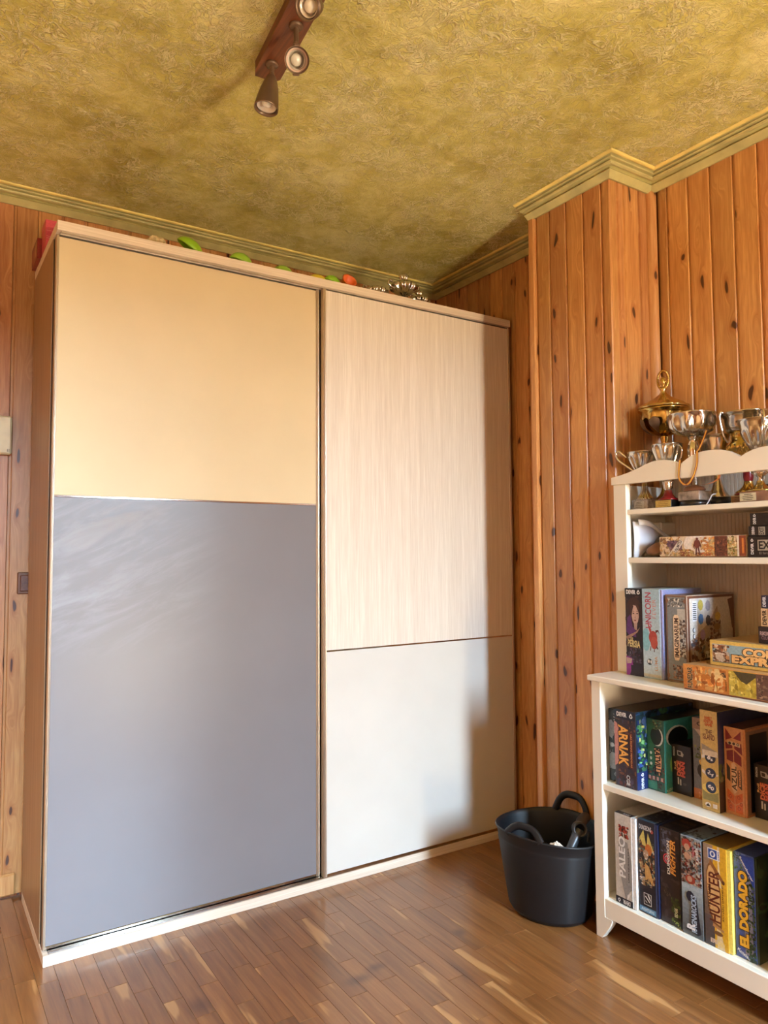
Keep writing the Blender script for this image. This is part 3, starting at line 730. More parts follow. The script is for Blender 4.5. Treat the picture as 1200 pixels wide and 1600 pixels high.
# wide silver bowl on marble with ribbon
t = Tro(1.666, -.992, 'wide silver bowl cup on a grey marble block and black plinth, ribbon round its stem')
t.lathe('plinth', [(0, .0004), (.044, .0004), (.044, .012), (.041, .018), (0, .018)], 'black')
t.block('base_block', .032, .037, .0183, .047, 'marble'); t.lathe('cushion', [(0, .0474), (.030, .0474), (.032, .053), (.026, .061), (.010, .066), (0, .067)], 'leather')
t.lathe('stem', [(.010, .0672), (.008, .09), (.011, .12), (.015, .15), (.017, .175), (.014, .195), (.010, .203), (.016, .209), (.018, .2145)], 'silver', (8, .10, .10, .19))
t.lathe('bowl', [(.018, .2148), (.040, .222), (.056, .234), (.064, .249), (.0665, .266), (.067, .281), (.0695, .284), (.069, .2865), (.066, .285), (.063, .266), (.052, .236), (.0, .226)], 'silver', (9, .085, .224, .272), 48)
# plain silver goblet behind
t = Tro(1.768, -1.005, 'plain silver goblet standing behind the ribboned bowl cup')
t.lathe('base_block', [(0, .0004), (.036, .0004), (.036, .03), (0, .03)], 'black'); t.lathe('stem', foot(.0304, .034, .115, .009), 'silver')
t.lathe('bowl', cup_prof(.012, .1155, .054, .222, pw=.32), 'silver')
# big two tier cup
t = Tro(1.738, -1.122, 'large silver and gold two-tier cup with red stem on a brown block')
t.block('base_block', .030, .040, .0004, .029, 'cream'); t.plaque(.027, .004, .026, t.x - .030, (150, 104, 56), 4, (70, 30, 20), .010)
t.lathe('foot', [(0, .0293), (.038, .0293), (.039, .033), (.037, .036), (0, .036)], 'red_plastic'); t.lathe('bell', foot(.0363, .035, .070, .013), 'gold', (14, .05, .038, .05)); t.lathe('stem', [(.012, .0703), (.0145, .082), (.0145, .118), (.011, .128)], 'red_plastic')
t.lathe('lower_bowl', [(.010, .1284), (.030, .136), (.047, .150), (.056, .166), (.058, .178), (.052, .183), (.052, .186), (.046, .190), (.046, .212), (.050, .216), (.0, .216)], 'gold', (22, .07, .132, .176), 60)
t.lathe('upper_bowl', [(.046, .2163), (.056, .222), (.060, .236), (.062, .258), (.070, .268), (.074, .272), (.074, .275), (.070, .274), (.058, .256), (.0, .230)], 'silver', None, 48)
for a in (PI / 2 + 1.0, -PI / 2 + 1.0): t.handle(a, [(.056, .186), (.068, .205), (.076, .235), (.080, .262), (.074, .278), (.066, .27)], .0034, 'silver')
# two handled cup with plaque
t = Tro(1.652, -1.208, 'silver cup with curled handles on a wooden block with a cream plaque')
t.block('base_block', .034, .044, .0004, .030, 'leather'); t.plaque(.0235, .004, .026, t.x - .034, (226, 214, 180), 4, (60, 50, 40), .018)
t.lathe('foot', foot(.0303, .038, .060, .010), 'palegold')
t.lathe('stem', [(.009, .0603), (.007, .07), (.012, .076), (.018, .084), (.013, .092), (.018, .099), (.010, .106), (.006, .112), (.008, .13), (.011, .1445)], 'silver', (6, .12, .074, .104))
for a in (PI / 2, -PI / 2): t.handle(a, [(.012, .078), (.024, .084), (.026, .096), (.018, .104), (.012, .10)], .0022, 'silver')
t.lathe('bowl', cup_prof(.012, .145, .056, .231, pw=.6), 'silver', (10, .10, .15, .205), 48)
for a in (PI + .75, -.1): t.handle(a, [(.030, .165), (.058, .195), (.066, .225), (.060, .248), (.048, .254), (.044, .243), (.052, .236)], .0033, 'silver')
# cup at the near end, mostly outside the picture
t = Tro(1.70, -1.318, 'silver cup at the near end of the trophy shelf')
t.block('base_block', .030, .032, .0004, .03, 'black'); t.lathe('foot', foot(.0303, .030, .075, .009), 'silver'); t.lathe('stem', [(.009, .0753), (.006, .11), (.010, .1395)], 'silver'); t.lathe('bowl', cup_prof(.010, .14, .052, .232, pw=.6), 'silver', (10, .05, .15, .22))
for a in (PI / 2, -PI / 2): t.handle(a, [(.028, .165), (.062, .19), (.066, .225), (.053, .23)], .003, 'silver')
# dark dish between the big cups
t = Tro(1.788, -1.186, 'dark dish on a black foot behind the two-tier cup', 'award_dish')
t.lathe('foot', [(0, .0004), (.026, .0004), (.024, .02), (.014, .030), (0, .030)], 'black'); t.lathe('bowl', [(.014, .0304), (.028, .042), (.036, .056), (.038, .060), (.035, .0595), (.026, .046), (0, .036)], 'bronze')
# striped ribbon hanging over the crest board
rbn = thing('medal_ribbon', (1.60, -1.03, 1.40), 'red and yellow striped medal ribbon looped over the scalloped crest', 'ribbon')
def ribbon(part, pts, w=.0085, cols=((158, 44, 30), (232, 176, 62), (158, 44, 30)), side=(0, 1, 0)):
    P = smooth_path(pts, 5); m = MB()
    for i, (p, q) in enumerate(zip(P, P[1:])):
        for k, c in enumerate(cols):
            def off(pt, nx, kk):
                t = (Vector(nx)).normalized(); s = Vector(side); s = (s - t * s.dot(t))
                if s.length < .2: s = Vector((0, 0, 1)) - t * t.z
                s.normalize(); return pt + s * (w * (kk / len(cols) - .5))
            d0 = P[min(i + 1, len(P) - 1)] - P[max(i - 1, 0)]; d1 = P[min(i + 2, len(P) - 1)] - P[i]
            m.face([off(p, d0, k), off(p, d0, k + 1), off(q, d1, k + 1), off(q, d1, k)], c)
    return m.build(part, M['cloth'], rbn)
ribbon('front_strap', [(1.652, -1.047, 1.545), (1.628, -1.052, 1.515), (1.598, -1.0565, 1.4815), (1.5868, -1.058, 1.4755), (1.5860, -1.058, 1.462), (1.5860, -1.0565, 1.44), (1.586, -1.048, 1.412), (1.586, -1.040, 1.397), (1.592, -1.027, 1.386), (1.598, -1.012, 1.381), (1.596, -1.002, 1.384), (1.589, -.997, 1.394), (1.586, -.995, 1.408), (1.5862, -.9965, 1.43), (1.5860, -.9995, 1.447), (1.5875, -1.000, 1.4555), (1.598, -1.001, 1.4565), (1.610, -1.002, 1.4545), (1.614, -1.003, 1.44), (1.63, -1.003, 1.42)], .0080, ((150, 40, 30), (240, 196, 84), (240, 196, 84), (150, 40, 30)))
ribbon('back_loop', [(1.63, -1.010, 1.385), (1.618, -1.03, 1.381), (1.614, -1.06, 1.3775), (1.622, -1.085, 1.384), (1.634, -1.095, 1.398), (1.642, -1.092, 1.42)], .009, ((176, 70, 40), (224, 160, 70), (176, 70, 40)), (1, 0, 0))
cd = MB(); cd.tube(smooth_path([(1.634, -1.052, SZ + .0020), (1.635, -1.060, SZ + .014), (1.637, -1.069, SZ + .030), (1.648, -1.074, SZ + .033)], 5), .0017, 8)
tag(cd.build('white_cord', M['paper']), 'thin white cord end beside the brown trophy block', 'cord')

# silver trophies lying on the wardrobe, right end
def small_cup(x, y, s, label, tall):
    o = thing('trophy', (x, y, WH), label, 'trophy', 'trophies on the wardrobe'); z0 = WH + .0005
    m = MB(); m.lathe([(0, 0), (.03 * s, 0), (.03 * s, .012 * s), (.01 * s, .03 * s), (.008 * s, .045 * s)], (x, y, z0), 20); m.build('foot', M['black'], o)
    m = MB(); m.lathe([(.008 * s, .0455 * s), (.03 * s, .055 * s), (.052 * s, .075 * s), (.055 * s, .09 * s), (.05 * s, .096 * s), (0, .097 * s)], (x, y, z0), 66, flute=(11, .14, .05 * s, .09 * s)); m.build('bowl', M['silver'], o)
    for sg in (-1, 1):
        m = MB(); m.tube(smooth_path([(x + sg * .045 * s, y, z0 + .07 * s), (x + sg * .075 * s, y, z0 + .085 * s), (x + sg * .072 * s, y, z0 + .103 * s), (x + sg * .055 * s, y, z0 + .098 * s)], 5), .005 * s, 8); m.build('handle', M['silver'], o)
    if tall:
        m = MB(); m.lathe([(0, .0975 * s), (.034 * s, .0975 * s), (.020 * s, .106 * s), (.009 * s, .112 * s), (.015 * s, .121 * s), (.019 * s, .131 * s), (.012 * s, .140 * s), (.0, .143 * s)], (x, y, z0), 42, flute=(7, .22, .1 * s, .14 * s)); m.build('lid', M['silver'], o)
small_cup(1.340, .10, .98, 'large fluted silver cup with lid on the wardrobe top', True)
small_cup(1.245, .165, .80, 'fluted silver cup left of the lidded one on the wardrobe top', False)
small_cup(1.455, .155, .76, 'small silver cup at the right end of the wardrobe top', True)
# ---------------------------------------------------------------- printed boxes
def text_polys(body, spacing=1.0, bold=0.0, shear=0.0):
    cu = bpy.data.curves.new('t', 'FONT'); cu.body = body; cu.size = 1; cu.offset = bold; cu.space_character = spacing; cu.shear = shear; cu.resolution_u = 3
    ob = bpy.data.objects.new('t', cu); me = ob.to_mesh()
    V = [(v.co.x, v.co.y) for v in me.vertices]; F = [tuple(p.vertices) for p in me.polygons]
    ob.to_mesh_clear(); bpy.data.objects.remove(ob); bpy.data.curves.remove(cu)
    return V, F
class Face:
    """a flat printed face: origin lower left corner, u to the right, v up, n towards the viewer (metres)"""
    def __init__(s, o, u, v, w, h): s.o = Vector(o); s.u = Vector(u); s.v = Vector(v); s.n = s.u.cross(s.v); s.w = w; s.h = h; s.m = MB(); s.t = MB(); s.k = 0
    def P(s, a, b, lay): return s.o + s.u * (a * s.w) + s.v * (b * s.h) + s.n * lay
    def lay(s): s.k += 1; return .00025 + s.k * .000004
    def poly(s, pts, c):
        ly = s.lay(); s.m.face([s.P(max(.004, min(.996, a)), max(.002, min(.998, b)), ly) for a, b in pts], c)
    def rect(s, a0, b0, a1, b1, c): s.poly([(a0, b0), (a1, b0), (a1, b1), (a0, b1)], c)
    def ell(s, a, b, ra, rb, c, n=14, rot=0.0):
        s.poly([(a + ra * math.cos(2 * PI * k / n + rot), b + rb * math.sin(2 * PI * k / n + rot)) for k in range(n)], c)
    def blot(s, a0, b0, a1, b1, cols, n, seed, size=.12, asp=None):
        r = random.Random(seed); asp = asp or s.w / s.h; size *= .62
        for _ in range(int(n * 2.2)):
            a = r.uniform(a0, a1); b = r.uniform(b0, b1); q = r.uniform(.4, 1) * size; k = r.randint(4, 7); ph = r.uniform(0, 6)
            st = r.uniform(.5, 1.6); pts = [(a + q * st * r.uniform(.6, 1) * math.cos(ph + 2 * PI * i / k), b + q * asp / st * r.uniform(.6, 1) * math.sin(ph + 2 * PI * i / k)) for i in range(k)]
            pts = [(max(a0, min(a1, x)), max(b0, min(b1, y))) for x, y in pts]
            c = r.choice(cols); f = r.uniform(.8, 1.15); s.poly(pts, tuple(min(255, x * f) for x in c))
    def grad(s, a0, b0, a1, b1, c0, c1, n=10):
        for i in range(n):
            f = (i + .5) / n; s.rect(a0, b0 + (b1 - b0) * i / n, a1, b0 + (b1 - b0) * (i + 1) / n, tuple(x + (y - x) * f for x, y in zip(c0, c1)))
    def text(s, body, ca, cb, L, H, rot, c, bold=.02, out=None, ow=.035, shear=0.0, bow=0.0):
        """centre (ca, cb); L along the reading direction and H across, both in metres; rot 0, 90 (reads upwards) or -90"""
        R = math.radians(rot); cr, sr = math.cos(R), math.sin(R)
        V0, _ = text_polys(body, 1.0, 0, shear)
        x0, x1 = min(v[0] for v in V0), max(v[0] for v in V0); y0, y1 = min(v[1] for v in V0), max(v[1] for v in V0)
        for bo, cc in (((bold + ow, out), (bold, c)) if out else ((bold, c),)):
            V, F = text_polys(body, 1.0, bo, shear); ly = s.lay(); i = len(s.t.v)
            for x, y in V:
                p = (x - (x0 + x1) / 2) / (x1 - x0); q = ((y - (y0 + y1) / 2) / (y1 - y0)) * H * (1 + bow * (abs(p) * 2) ** 1.5); p *= L
                d = s.o + s.u * (ca * s.w + p * cr - q * sr) + s.v * (cb * s.h + p * sr + q * cr) + s.n * (ly + .00006)
                s.t.v.append(tuple(d))
            for f in F: s.t.f.append(tuple(i + a for a in f)); s.t.c.append(cc); s.t.m.append(0); s.t.sm.append(False)
    def logo_drop(s, ca, cb, r, c, c2, rot=0):
        for q, cc in ((1, c), (.45, c2)):
            pts = [(0, 1.35)] + [(math.cos(t) * .9, math.sin(t) * .8 - .1) for t in (.3, -.3, -.9, -1.57, -2.2, -2.85, -3.45)]
            R = math.radians(rot); s.poly([(ca + (x * math.cos(R) - y * math.sin(R)) * r * q / s.w, cb + (x * math.sin(R) + y * math.cos(R)) * r * q / s.h) for x, y in pts], cc)
    def done(s, parent, art='printed_picture', let='printed_lettering'):
        if s.m.f: o = s.m.build(art, M['card'], parent); o['kind'] = 'stuff'
        if s.t.f: o = s.t.build(let, M['card'], parent); o['kind'] = 'stuff'
def game(x0, x1, y0, y1, z0, z1, label, lid, tray=None, lip=.008, group=None, flat=False, cols=None, nm='board_game'):
    """box seen from -x; y0 > y1. Standing boxes: lid over the far part, tray shows at the near edge"""
    y0, y1 = max(y0, y1), min(y0, y1); z0 += .0004
    o = thing(nm, ((x0 + x1) / 2, (y0 + y1) / 2, z0), label, 'board game', group)
    m = MB()
    if tray is None: m.box(x0, x1, y1, y0, z0, z1, lid, bv=.0012, cols=cols); m.build('carton', M['card'], o)
    elif flat:
        m.box(x0, x1, y1, y0, z0 + lip, z1, lid, bv=.0012, cols=cols); m.build('lid', M['card'], o)
        m = MB(); m.box(x0 + .0015, x1 - .0015, y1 + .0015, y0 - .0015, z0, z0 + lip - .0002, tray); m.build('tray', M['card'], o)
    else:
        m.box(x0, x1, y1 + lip, y0, z0, z1, lid, bv=.0012, cols=cols); m.build('lid', M['card'], o)
        m = MB(); m.box(x0 + .0015, x1 - .0015, y1, y1 + lip - .0002, z0 + .0015, z1 - .0015, tray); m.build('tray', M['card'], o)
    f = Face((x0, y0, z0), (0, -1, 0), (0, 0, 1), y0 - y1 - (lip if tray is not None and not flat else 0), z1 - z0)
    if flat and tray is not None: f.o = Vector((x0, y0, z0 + lip)); f.h = z1 - z0 - lip
    return o, f
def side(x0, x1, y1, z0, z1): return Face((x0, y1, z0), (1, 0, 0), (0, 0, 1), x1 - x0, z1 - z0)
def top(x0, x1, y0, y1, z): return Face((x0, y0, z), (0, -1, 0), (1, 0, 0), y0 - y1, x1 - x0)

# ---- lowest shelf
S0, S1, S2, S3 = .1225, .4655, .795, 1.1632
g, f = game(1.481, 1.76, -.8105, -.8855, S0, .3885, 'light grey upright game box titled PALEO with white tray edge', (202, 196, 188), (238, 240, 242), .0125)
f.poly([(.22, .74), (.75, .70), (.96, .5), (.98, .2), (.8, .16), (.6, .05), (.5, .14), (.3, .33), (.22, .55)], (150, 149, 148)); f.poly([(.7, .13), (.9, .16), (.62, .03)], (228, 226, 224))
f.blot(.25, .74, .85, .88, [(150, 40, 30), (90, 30, 24), (180, 70, 50), (40, 24, 20)], 26, 1, .16); f.rect(0, 0, 1, .075, (26, 28, 42)); f.text('DEVIR', .64, .036, .026, .011, 180, (240, 240, 240), .03); f.logo_drop(.2, .036, .0055, (225, 225, 230), (26, 28, 42), 180)
f.text('PALEO', .42, .53, .118, .022, 90, (236, 236, 236), .03); f.text('UNA NUEVA ERA', .80, .46, .10, .004, 90, (50, 48, 46)); f.done(g)
ft = top(1.481, 1.76, -.8105, -.873, .3885); ft.rect(0, 0, 1, .075, (24, 26, 38)); ft.text('DEVIR', .62, .036, .024, .009, 180, (230, 230, 230)); ft.done(g)
g, f = game(1.490, 1.762, -.889, -.957, S0, .390, 'dark blue upright fantasy game box with light blue foot band', (38, 44, 66), (34, 42, 78), .008)
f.rect(.03, .02, .97, .99, (32, 32, 44)); f.blot(.05, .30, .95, .80, [(60, 46, 40), (150, 120, 84), (40, 40, 44), (190, 160, 110), (96, 110, 92), (200, 190, 180), (120, 60, 30)], 90, 2, .2)
f.poly([(.1, .80), (.35, .90), (.5, .72), (.3, .74)], (206, 190, 104)); f.poly([(.9, .70), (.6, .88), (.52, .74), (.7, .72)], (206, 190, 104)); f.ell(.62, .70, .2, .06, (196, 110, 50)); f.ell(.46, .645, .16, .045, (176, 150, 124)); f.ell(.38, .648, .03, .006, (240, 240, 240)); f.ell(.54, .640, .03, .006, (240, 240, 240))
f.poly([(.4, .55), (.62, .52), (.85, .38), (.78, .33), (.6, .40), (.42, .36), (.38, .46)], (206, 160, 96)); f.rect(.03, .02, .97, .075, (88, 140, 178)); f.text('AVENTURAS', .5, .047, .044, .008, 0, (208, 228, 240))
f.rect(.28, .10, .72, .225, (206, 206, 206)); f.rect(.31, .107, .69, .218, (26, 26, 34)); f.poly([(.34, .19), (.42, .19), (.66, .135), (.6, .135)], (236, 236, 236)); f.poly([(.5, .212), (.58, .212), (.66, .17), (.66, .15)], (236, 236, 236)); f.poly([(.34, .15), (.5, .125), (.6, .118), (.4, .13)], (236, 236, 236))
f.text('DUNGEONS', .45, .925, .042, .013, 0, (222, 222, 226), .02); f.ell(.83, .905, .09, .02, (170, 80, 70)); f.done(g)
ft = top(1.490, 1.762, -.889, -.949, .390); ft.blot(0, .03, 1, 1, [(40, 44, 56), (88, 96, 110), (26, 26, 34), (130, 136, 146)], 40, 3, .2); ft.rect(0, 0, 1, .05, (74, 118, 150)); ft.done(g)
g, f = game(1.496, 1.766, -.9585, -1.0305, S0, .3885, 'black upright game box titled DUNGEON FIGHTER', (42, 34, 36), (30, 26, 28), .006)
f.blot(0, 0, 1, 1, [(44, 34, 36), (58, 48, 50), (34, 28, 34), (50, 40, 36)], 40, 4, .3); f.blot(.1, .74, .6, .98, [(76, 80, 98), (96, 98, 116), (56, 58, 74)], 16, 5, .2); f.blot(.55, .0, 1, .30, [(60, 76, 30), (84, 104, 40), (46, 58, 28)], 26, 6, .18); f.blot(.2, .28, .6, .38, [(90, 76, 60), (30, 26, 24)], 18, 7, .07)
for r_, c_ in ((.20, (214, 60, 74)), (.16, (48, 36, 38)), (.12, (226, 170, 176)), (.09, (48, 36, 38)), (.055, (214, 60, 74))): f.ell(.40, .68, r_, r_ * .27, c_, 18)
f.text('DUNGEON', .46, .70, .092, .0085, 90, (232, 226, 216), .03); f.text('FIGHTER', .68, .71, .094, .016, 90, (240, 176, 84), .03, (110, 40, 20), .05, .25); f.text('EDGE', .78, .15, .024, .009, 90, (222, 226, 190), .04); f.blot(.66, .02, .92, .06, [(150, 180, 70)], 6, 8, .07); f.done(g)
ft = top(1.496, 1.766, -.9585, -1.0245, .3885); ft.blot(.05, .05, .95, .6, [(50, 42, 44), (70, 60, 58)], 20, 9, .2); ft.text('DUNGEON', .55, .2, .05, .014, 0, (120, 96, 76)); ft.text('FIGHTER', .55, .32, .05, .016, 0, (130, 92, 60)); ft.done(g)
g, f = game(1.490, 1.762, -1.034, -1.1025, S0, .390, 'upright game box titled RAGNAROCKS with warriors over pale blue', (150, 166, 178), (40, 40, 46), .0045)
f.grad(0, 0, 1, .52, (76, 84, 90), (170, 188, 198)); f.blot(0, .52, 1, .99, [(60, 44, 42), (110, 54, 46), (150, 120, 104), (46, 40, 42), (176, 150, 132), (120, 40, 36), (84, 90, 92), (200, 190, 180)], 130, 10, .17)
f.ell(.3, .92, .22, .05, (170, 60, 50)); f.ell(.32, .89, .14, .035, (196, 150, 124)); f.ell(.32, .80, .15, .035, (190, 148, 120)); f.ell(.45, .57, .24, .045, (160, 66, 48)); f.ell(.42, .575, .12, .03, (192, 150, 126))
f.ell(.42, .40, .2, .055, (30, 34, 52), 9); f.poly([(.15, .06), (.4, .10), (.5, .40), (.72, .40), (.82, .2), (.92, .06), (.75, .03)], (34, 38, 52)); f.text('RAGNAROCKS', .58, .235, .098, .015, 90, (170, 190, 214), .04, (24, 28, 44), .06); f.text('R', .42, .10, .014, .022, 90, (236, 240, 246), .05)
f.text('AWAKEN', .80, .85, .032, .008, 90, (236, 230, 226), .03); f.text('REALMS', .62, .86, .028, .006, 90, (206, 120, 130), .02); f.done(g)
ft = top(1.490, 1.762, -1.034, -1.098, .390); ft.blot(0, 0, 1, 1, [(50, 64, 66), (90, 104, 104), (36, 40, 44), (70, 40, 44)], 36, 11, .2); ft.rect(.95, 0, 1, 1, (120, 170, 206)); ft.done(g)
g, f = game(1.490, 1.764, -1.104, -1.182, S0, .390, 'yellow and brown upright game box titled TREASURE HUNTER', (214, 168, 40), (246, 226, 110), .0105, cols={'+z': (150, 120, 60)})
f.grad(0, 0, .42, .3, (70, 66, 68), (96, 84, 84)); f.grad(0, .3, .42, 1, (110, 92, 80), (160, 136, 116)); f.rect(.42, 0, .99, 1, (222, 172, 44)); f.poly([(.62, 1), (.72, 1), (.68, .85), (.76, .6), (.62, .62)], (232, 214, 170)); f.poly([(.52, 0), (.85, 0), (.7, .16), (.6, .24), (.5, .22)], (226, 206, 160))
f.poly([(.1, .72), (.2, .80), (.34, .84), (.62, .70), (.72, .55), (.74, .38), (.72, .2), (.64, .19), (.40, .21), (.34, .24), (.18, .36), (.1, .55)], (128, 84, 48)); f.poly([(.13, .70), (.22, .78), (.34, .81), (.58, .68), (.67, .55), (.69, .38), (.66, .23), (.42, .25), (.22, .38), (.14, .55)], (214, 170, 112))
f.poly([(.28, .86), (.36, .84), (.84, .69), (.80, .65), (.26, .81)], (150, 96, 50)); f.ell(.84, .665, .07, .02, (90, 54, 30)); f.poly([(.33, .205), (.8, .175), (.82, .20), (.36, .235)], (176, 132, 84)); f.ell(.57, .15, .2, .022, (120, 84, 50))
f.text('HUNTER', .44, .50, .132, .030, 90, (96, 34, 26), .02); f.text('TREASURE', .22, .49, .062, .008, 90, (60, 36, 24), .015); f.text('RICHARD GARFIELD', .80, .46, .09, .0045, 90, (70, 50, 24))
f.rect(.2, .86, .72, .965, (236, 240, 248)); f.rect(.225, .868, .60, .957, (48, 78, 156)); f.ell(.41, .912, .12, .032, (226, 232, 244)); f.ell(.41, .912, .055, .02, (48, 78, 156)); f.text('GAMES', .67, .912, .022, .004, 90, (48, 78, 156)); f.text('ERE', .4, .06, .022, .010, 0, (214, 190, 170), .05); f.text('END', .68, .055, .02, .010, 0, (238, 214, 140), .05); f.done(g)
g, f = game(1.502, 1.770, -1.185, -1.247, S0, .391, 'blue and jungle green upright game box titled EL DORADO', (62, 84, 148), (34, 54, 36), .0065)
f.grad(0, 0, .6, 1, (66, 86, 160), (104, 126, 196)); f.grad(.45, .05, .85, .8, (136, 132, 150), (128, 140, 180)); f.blot(.62, 0, 1, .78, [(34, 62, 38), (50, 86, 48), (26, 44, 30), (80, 108, 70)], 70, 12, .14); f.blot(.5, 0, 1, .16, [(34, 58, 40), (50, 80, 46)], 26, 13, .12); f.blot(0, .82, .45, 1, [(56, 92, 70), (78, 112, 84)], 24, 14, .1)
f.poly([(.3, .985), (.99, .985), (.99, .72), (.9, .73)], (36, 72, 172)); f.text('Ravensburger', .62, .865, .062, .0075, -57, (236, 240, 250), .02)
f.text('EL DORADO', .43, .475, .188, .022, 90, (240, 188, 62), .06, (70, 36, 20), .05); f.text('Knizia', .35, .055, .03, .007, -22, (232, 236, 244)); f.text('EXPEDITION', .42, .035, .03, .0045, -22, (214, 220, 236)); f.done(g)
fs = side(1.502, 1.770, -1.247, S0, .391); fs.blot(0, 0, 1, 1, [(34, 54, 36), (50, 76, 44), (26, 40, 28)], 40, 15, .15); fs.done(g)
g, f = game(1.565, 1.78, -1.262, -1.325, S0, .372, 'brown upright game box with fine stripes at the near end of the lowest shelf', (84, 52, 34), (60, 38, 26), .005)
for k in range(30): f.rect(.1, .1 + .022 * k, .9, .108 + .022 * k, (130, 100, 60))
f.text('EXPLORA', .3, .84, .05, .012, 0, (200, 130, 80)); f.done(g)

# ---- middle shelf
g, f = game(1.522, 1.80, -.7615, -.8005, S1, .688, 'black and grey upright game box titled GLOW', (38, 40, 46), None)
f.blot(.0, .05, 1, .95, [(46, 48, 56), (34, 36, 42), (120, 124, 132), (150, 154, 160)], 30, 16, .3); f.ell(.25, .72, .36, .13, (150, 152, 160), 9); f.ell(.4, .28, .5, .12, (146, 150, 156), 10); f.text('GLOW', .72, .80, .062, .015, 90, (196, 200, 206), .0); f.ell(.35, .5, .2, .03, (190, 194, 200)); f.ell(.75, .49, .18, .035, (190, 194, 200)); f.text('Bombyx', .7, .1, .04, .007, 90, (190, 194, 200)); f.done(g)
g, f = game(1.500, 1.785, -.8035, -.8825, S1, .697, 'upright jungle game box titled ARNAK with orange letters', (58, 40, 48), None, cols={'+z': (60, 54, 46), '-y': (26, 48, 66)})
f.blot(0, 0, 1, .99, [(58, 40, 46), (84, 54, 48), (40, 34, 40), (110, 70, 50), (50, 44, 60)], 60, 17, .2); f.poly([(0, .84), (.2, .80), (.2, .3), (0, .25)], (190, 126, 116)); f.rect(0, .88, 1, 1, (22, 26, 44)); f.text('DEVIR', .36, .94, .036, .012, 0, (238, 238, 240), .04); f.logo_drop(.80, .935, .007, (232, 234, 238), (22, 26, 44))
f.blot(.1, .02, .9, .14, [(70, 60, 84), (90, 40, 40), (50, 44, 50)], 16, 18, .2); f.text('ARNAK', .42, .54, .118, .030, -90, (244, 176, 76), .03, (66, 30, 18), .05, 0, .15); f.rect(.72, .26, .86, .72, (96, 34, 26)); f.text('LAS RUINAS PERDIDAS', .79, .49, .098, .005, -90, (222, 150, 76)); f.text('CGE', .62, .10, .03, .012, -90, (226, 226, 226)); f.done(g)
fs = side(1.500, 1.785, -.8825, S1, .697); fs.blot(0, 0, 1, 1, [(28, 50, 74), (36, 74, 96), (46, 96, 70), (24, 36, 56), (70, 120, 90), (56, 90, 150)], 120, 19, .11); fs.blot(.02, .3, .3, .9, [(60, 130, 80), (110, 170, 110), (190, 200, 120), (40, 70, 150), (90, 120, 190)], 40, 20, .06); fs.rect(0, 0, .34, .23, (32, 48, 104)); fs.text('DEVIR', .09, .085, .032, .010, 90, (232, 234, 240), .04); fs.logo_drop(.09, .19, .006, (232, 234, 240), (32, 48, 104), 90); fs.done(g)
g, f = game(1.549, 1.79, -.8852, -.9445, S1, .677, 'green upright game box titled RATVILLE', (44, 92, 76), None, cols={'-y': (58, 158, 146), '+z': (20, 34, 30)})
f.grad(0, .3, .45, 1, (58, 120, 92), (40, 84, 64), 8); f.blot(0, .02, 1, .36, [(40, 70, 60), (60, 50, 46), (30, 44, 40), (110, 76, 54), (160, 60, 50)], 40, 21, .14); f.rect(0, .02, .55, .13, (66, 140, 112)); f.ell(.62, .76, .34, .13, (206, 214, 210), 18); f.ell(.54, .765, .33, .125, (24, 34, 32), 18); f.blot(.35, .86, .9, .99, [(84, 110, 70), (70, 50, 40), (110, 130, 90)], 18, 22, .12)
f.poly([(.42, .60), (.7, .60), (.84, .46), (.82, .34), (.7, .22), (.42, .31), (.50, .45)], (232, 176, 128)); f.text('RATVILLE', .61, .42, .078, .018, -90, (30, 26, 26), .04, None, 0, 0, .25)
for k in range(3): f.ell(.22, .52 - .075 * k, .07, .022, (206, 222, 214), 9)
for k in range(4): f.rect(.05 + .24 * k, .15, .18 + .24 * k, .20, (196, 160, 150))
f.done(g)
fs = side(1.549, 1.79, -.9445, S1, .677); fs.grad(0, 0, 1, 1, (64, 150, 130), (70, 160, 160), 8); fs.ell(.26, .76, .22, .15, (220, 228, 226), 18); fs.ell(.28, .74, .2, .145, (24, 28, 28), 18); fs.ell(.17, .38, .06, .12, (150, 200, 110)); fs.text('RATVILLE', .12, .04, .04, .008, 12, (220, 226, 220)); fs.done(g)
def dice_box(y0, y1, label):
    g, f = game(1.583, 1.80, y0, y1, S1, .609, label, (34, 24, 22), None, group='matching dice game boxes')
    f.rect(.0, 0, .08, 1, (22, 20, 26)); f.poly([(.28, .88), (.52, .875), (.62, .82), (.58, .765), (.30, .78)], (170, 166, 160)); f.poly([(.32, .86), (.48, .855), (.48, .79), (.34, .795)], (40, 26, 26)); f.text('PENDRAGON', .12, .845, .026, .0055, 90, (196, 192, 186), .03)
    f.rect(.26, .36, .66, .68, (96, 26, 24)); f.text('DICE', .35, .515, .042, .012, 90, (222, 120, 84), .05, (60, 12, 12), .04); f.text('MAN', .56, .51, .042, .013, 90, (214, 90, 70), .05, (60, 12, 12), .04); f.text('Roll', .17, .56, .022, .006, 90, (214, 170, 110), .03)
    f.rect(.28, .19, .35, .33, (196, 190, 178)); f.rect(.40, .18, .46, .30, (196, 190, 178)); f.ell(.64, .22, .1, .03, (70, 56, 50), 8)
    f.done(g)
dice_box(-.9455, -1.0105, 'black dice game box with red title, between the green and the grey box')
g, f = game(1.588, 1.80, -1.0135, -1.077, S1, .698, 'grey upright game box mostly hidden behind the tall yellow one', (112, 114, 122), None)
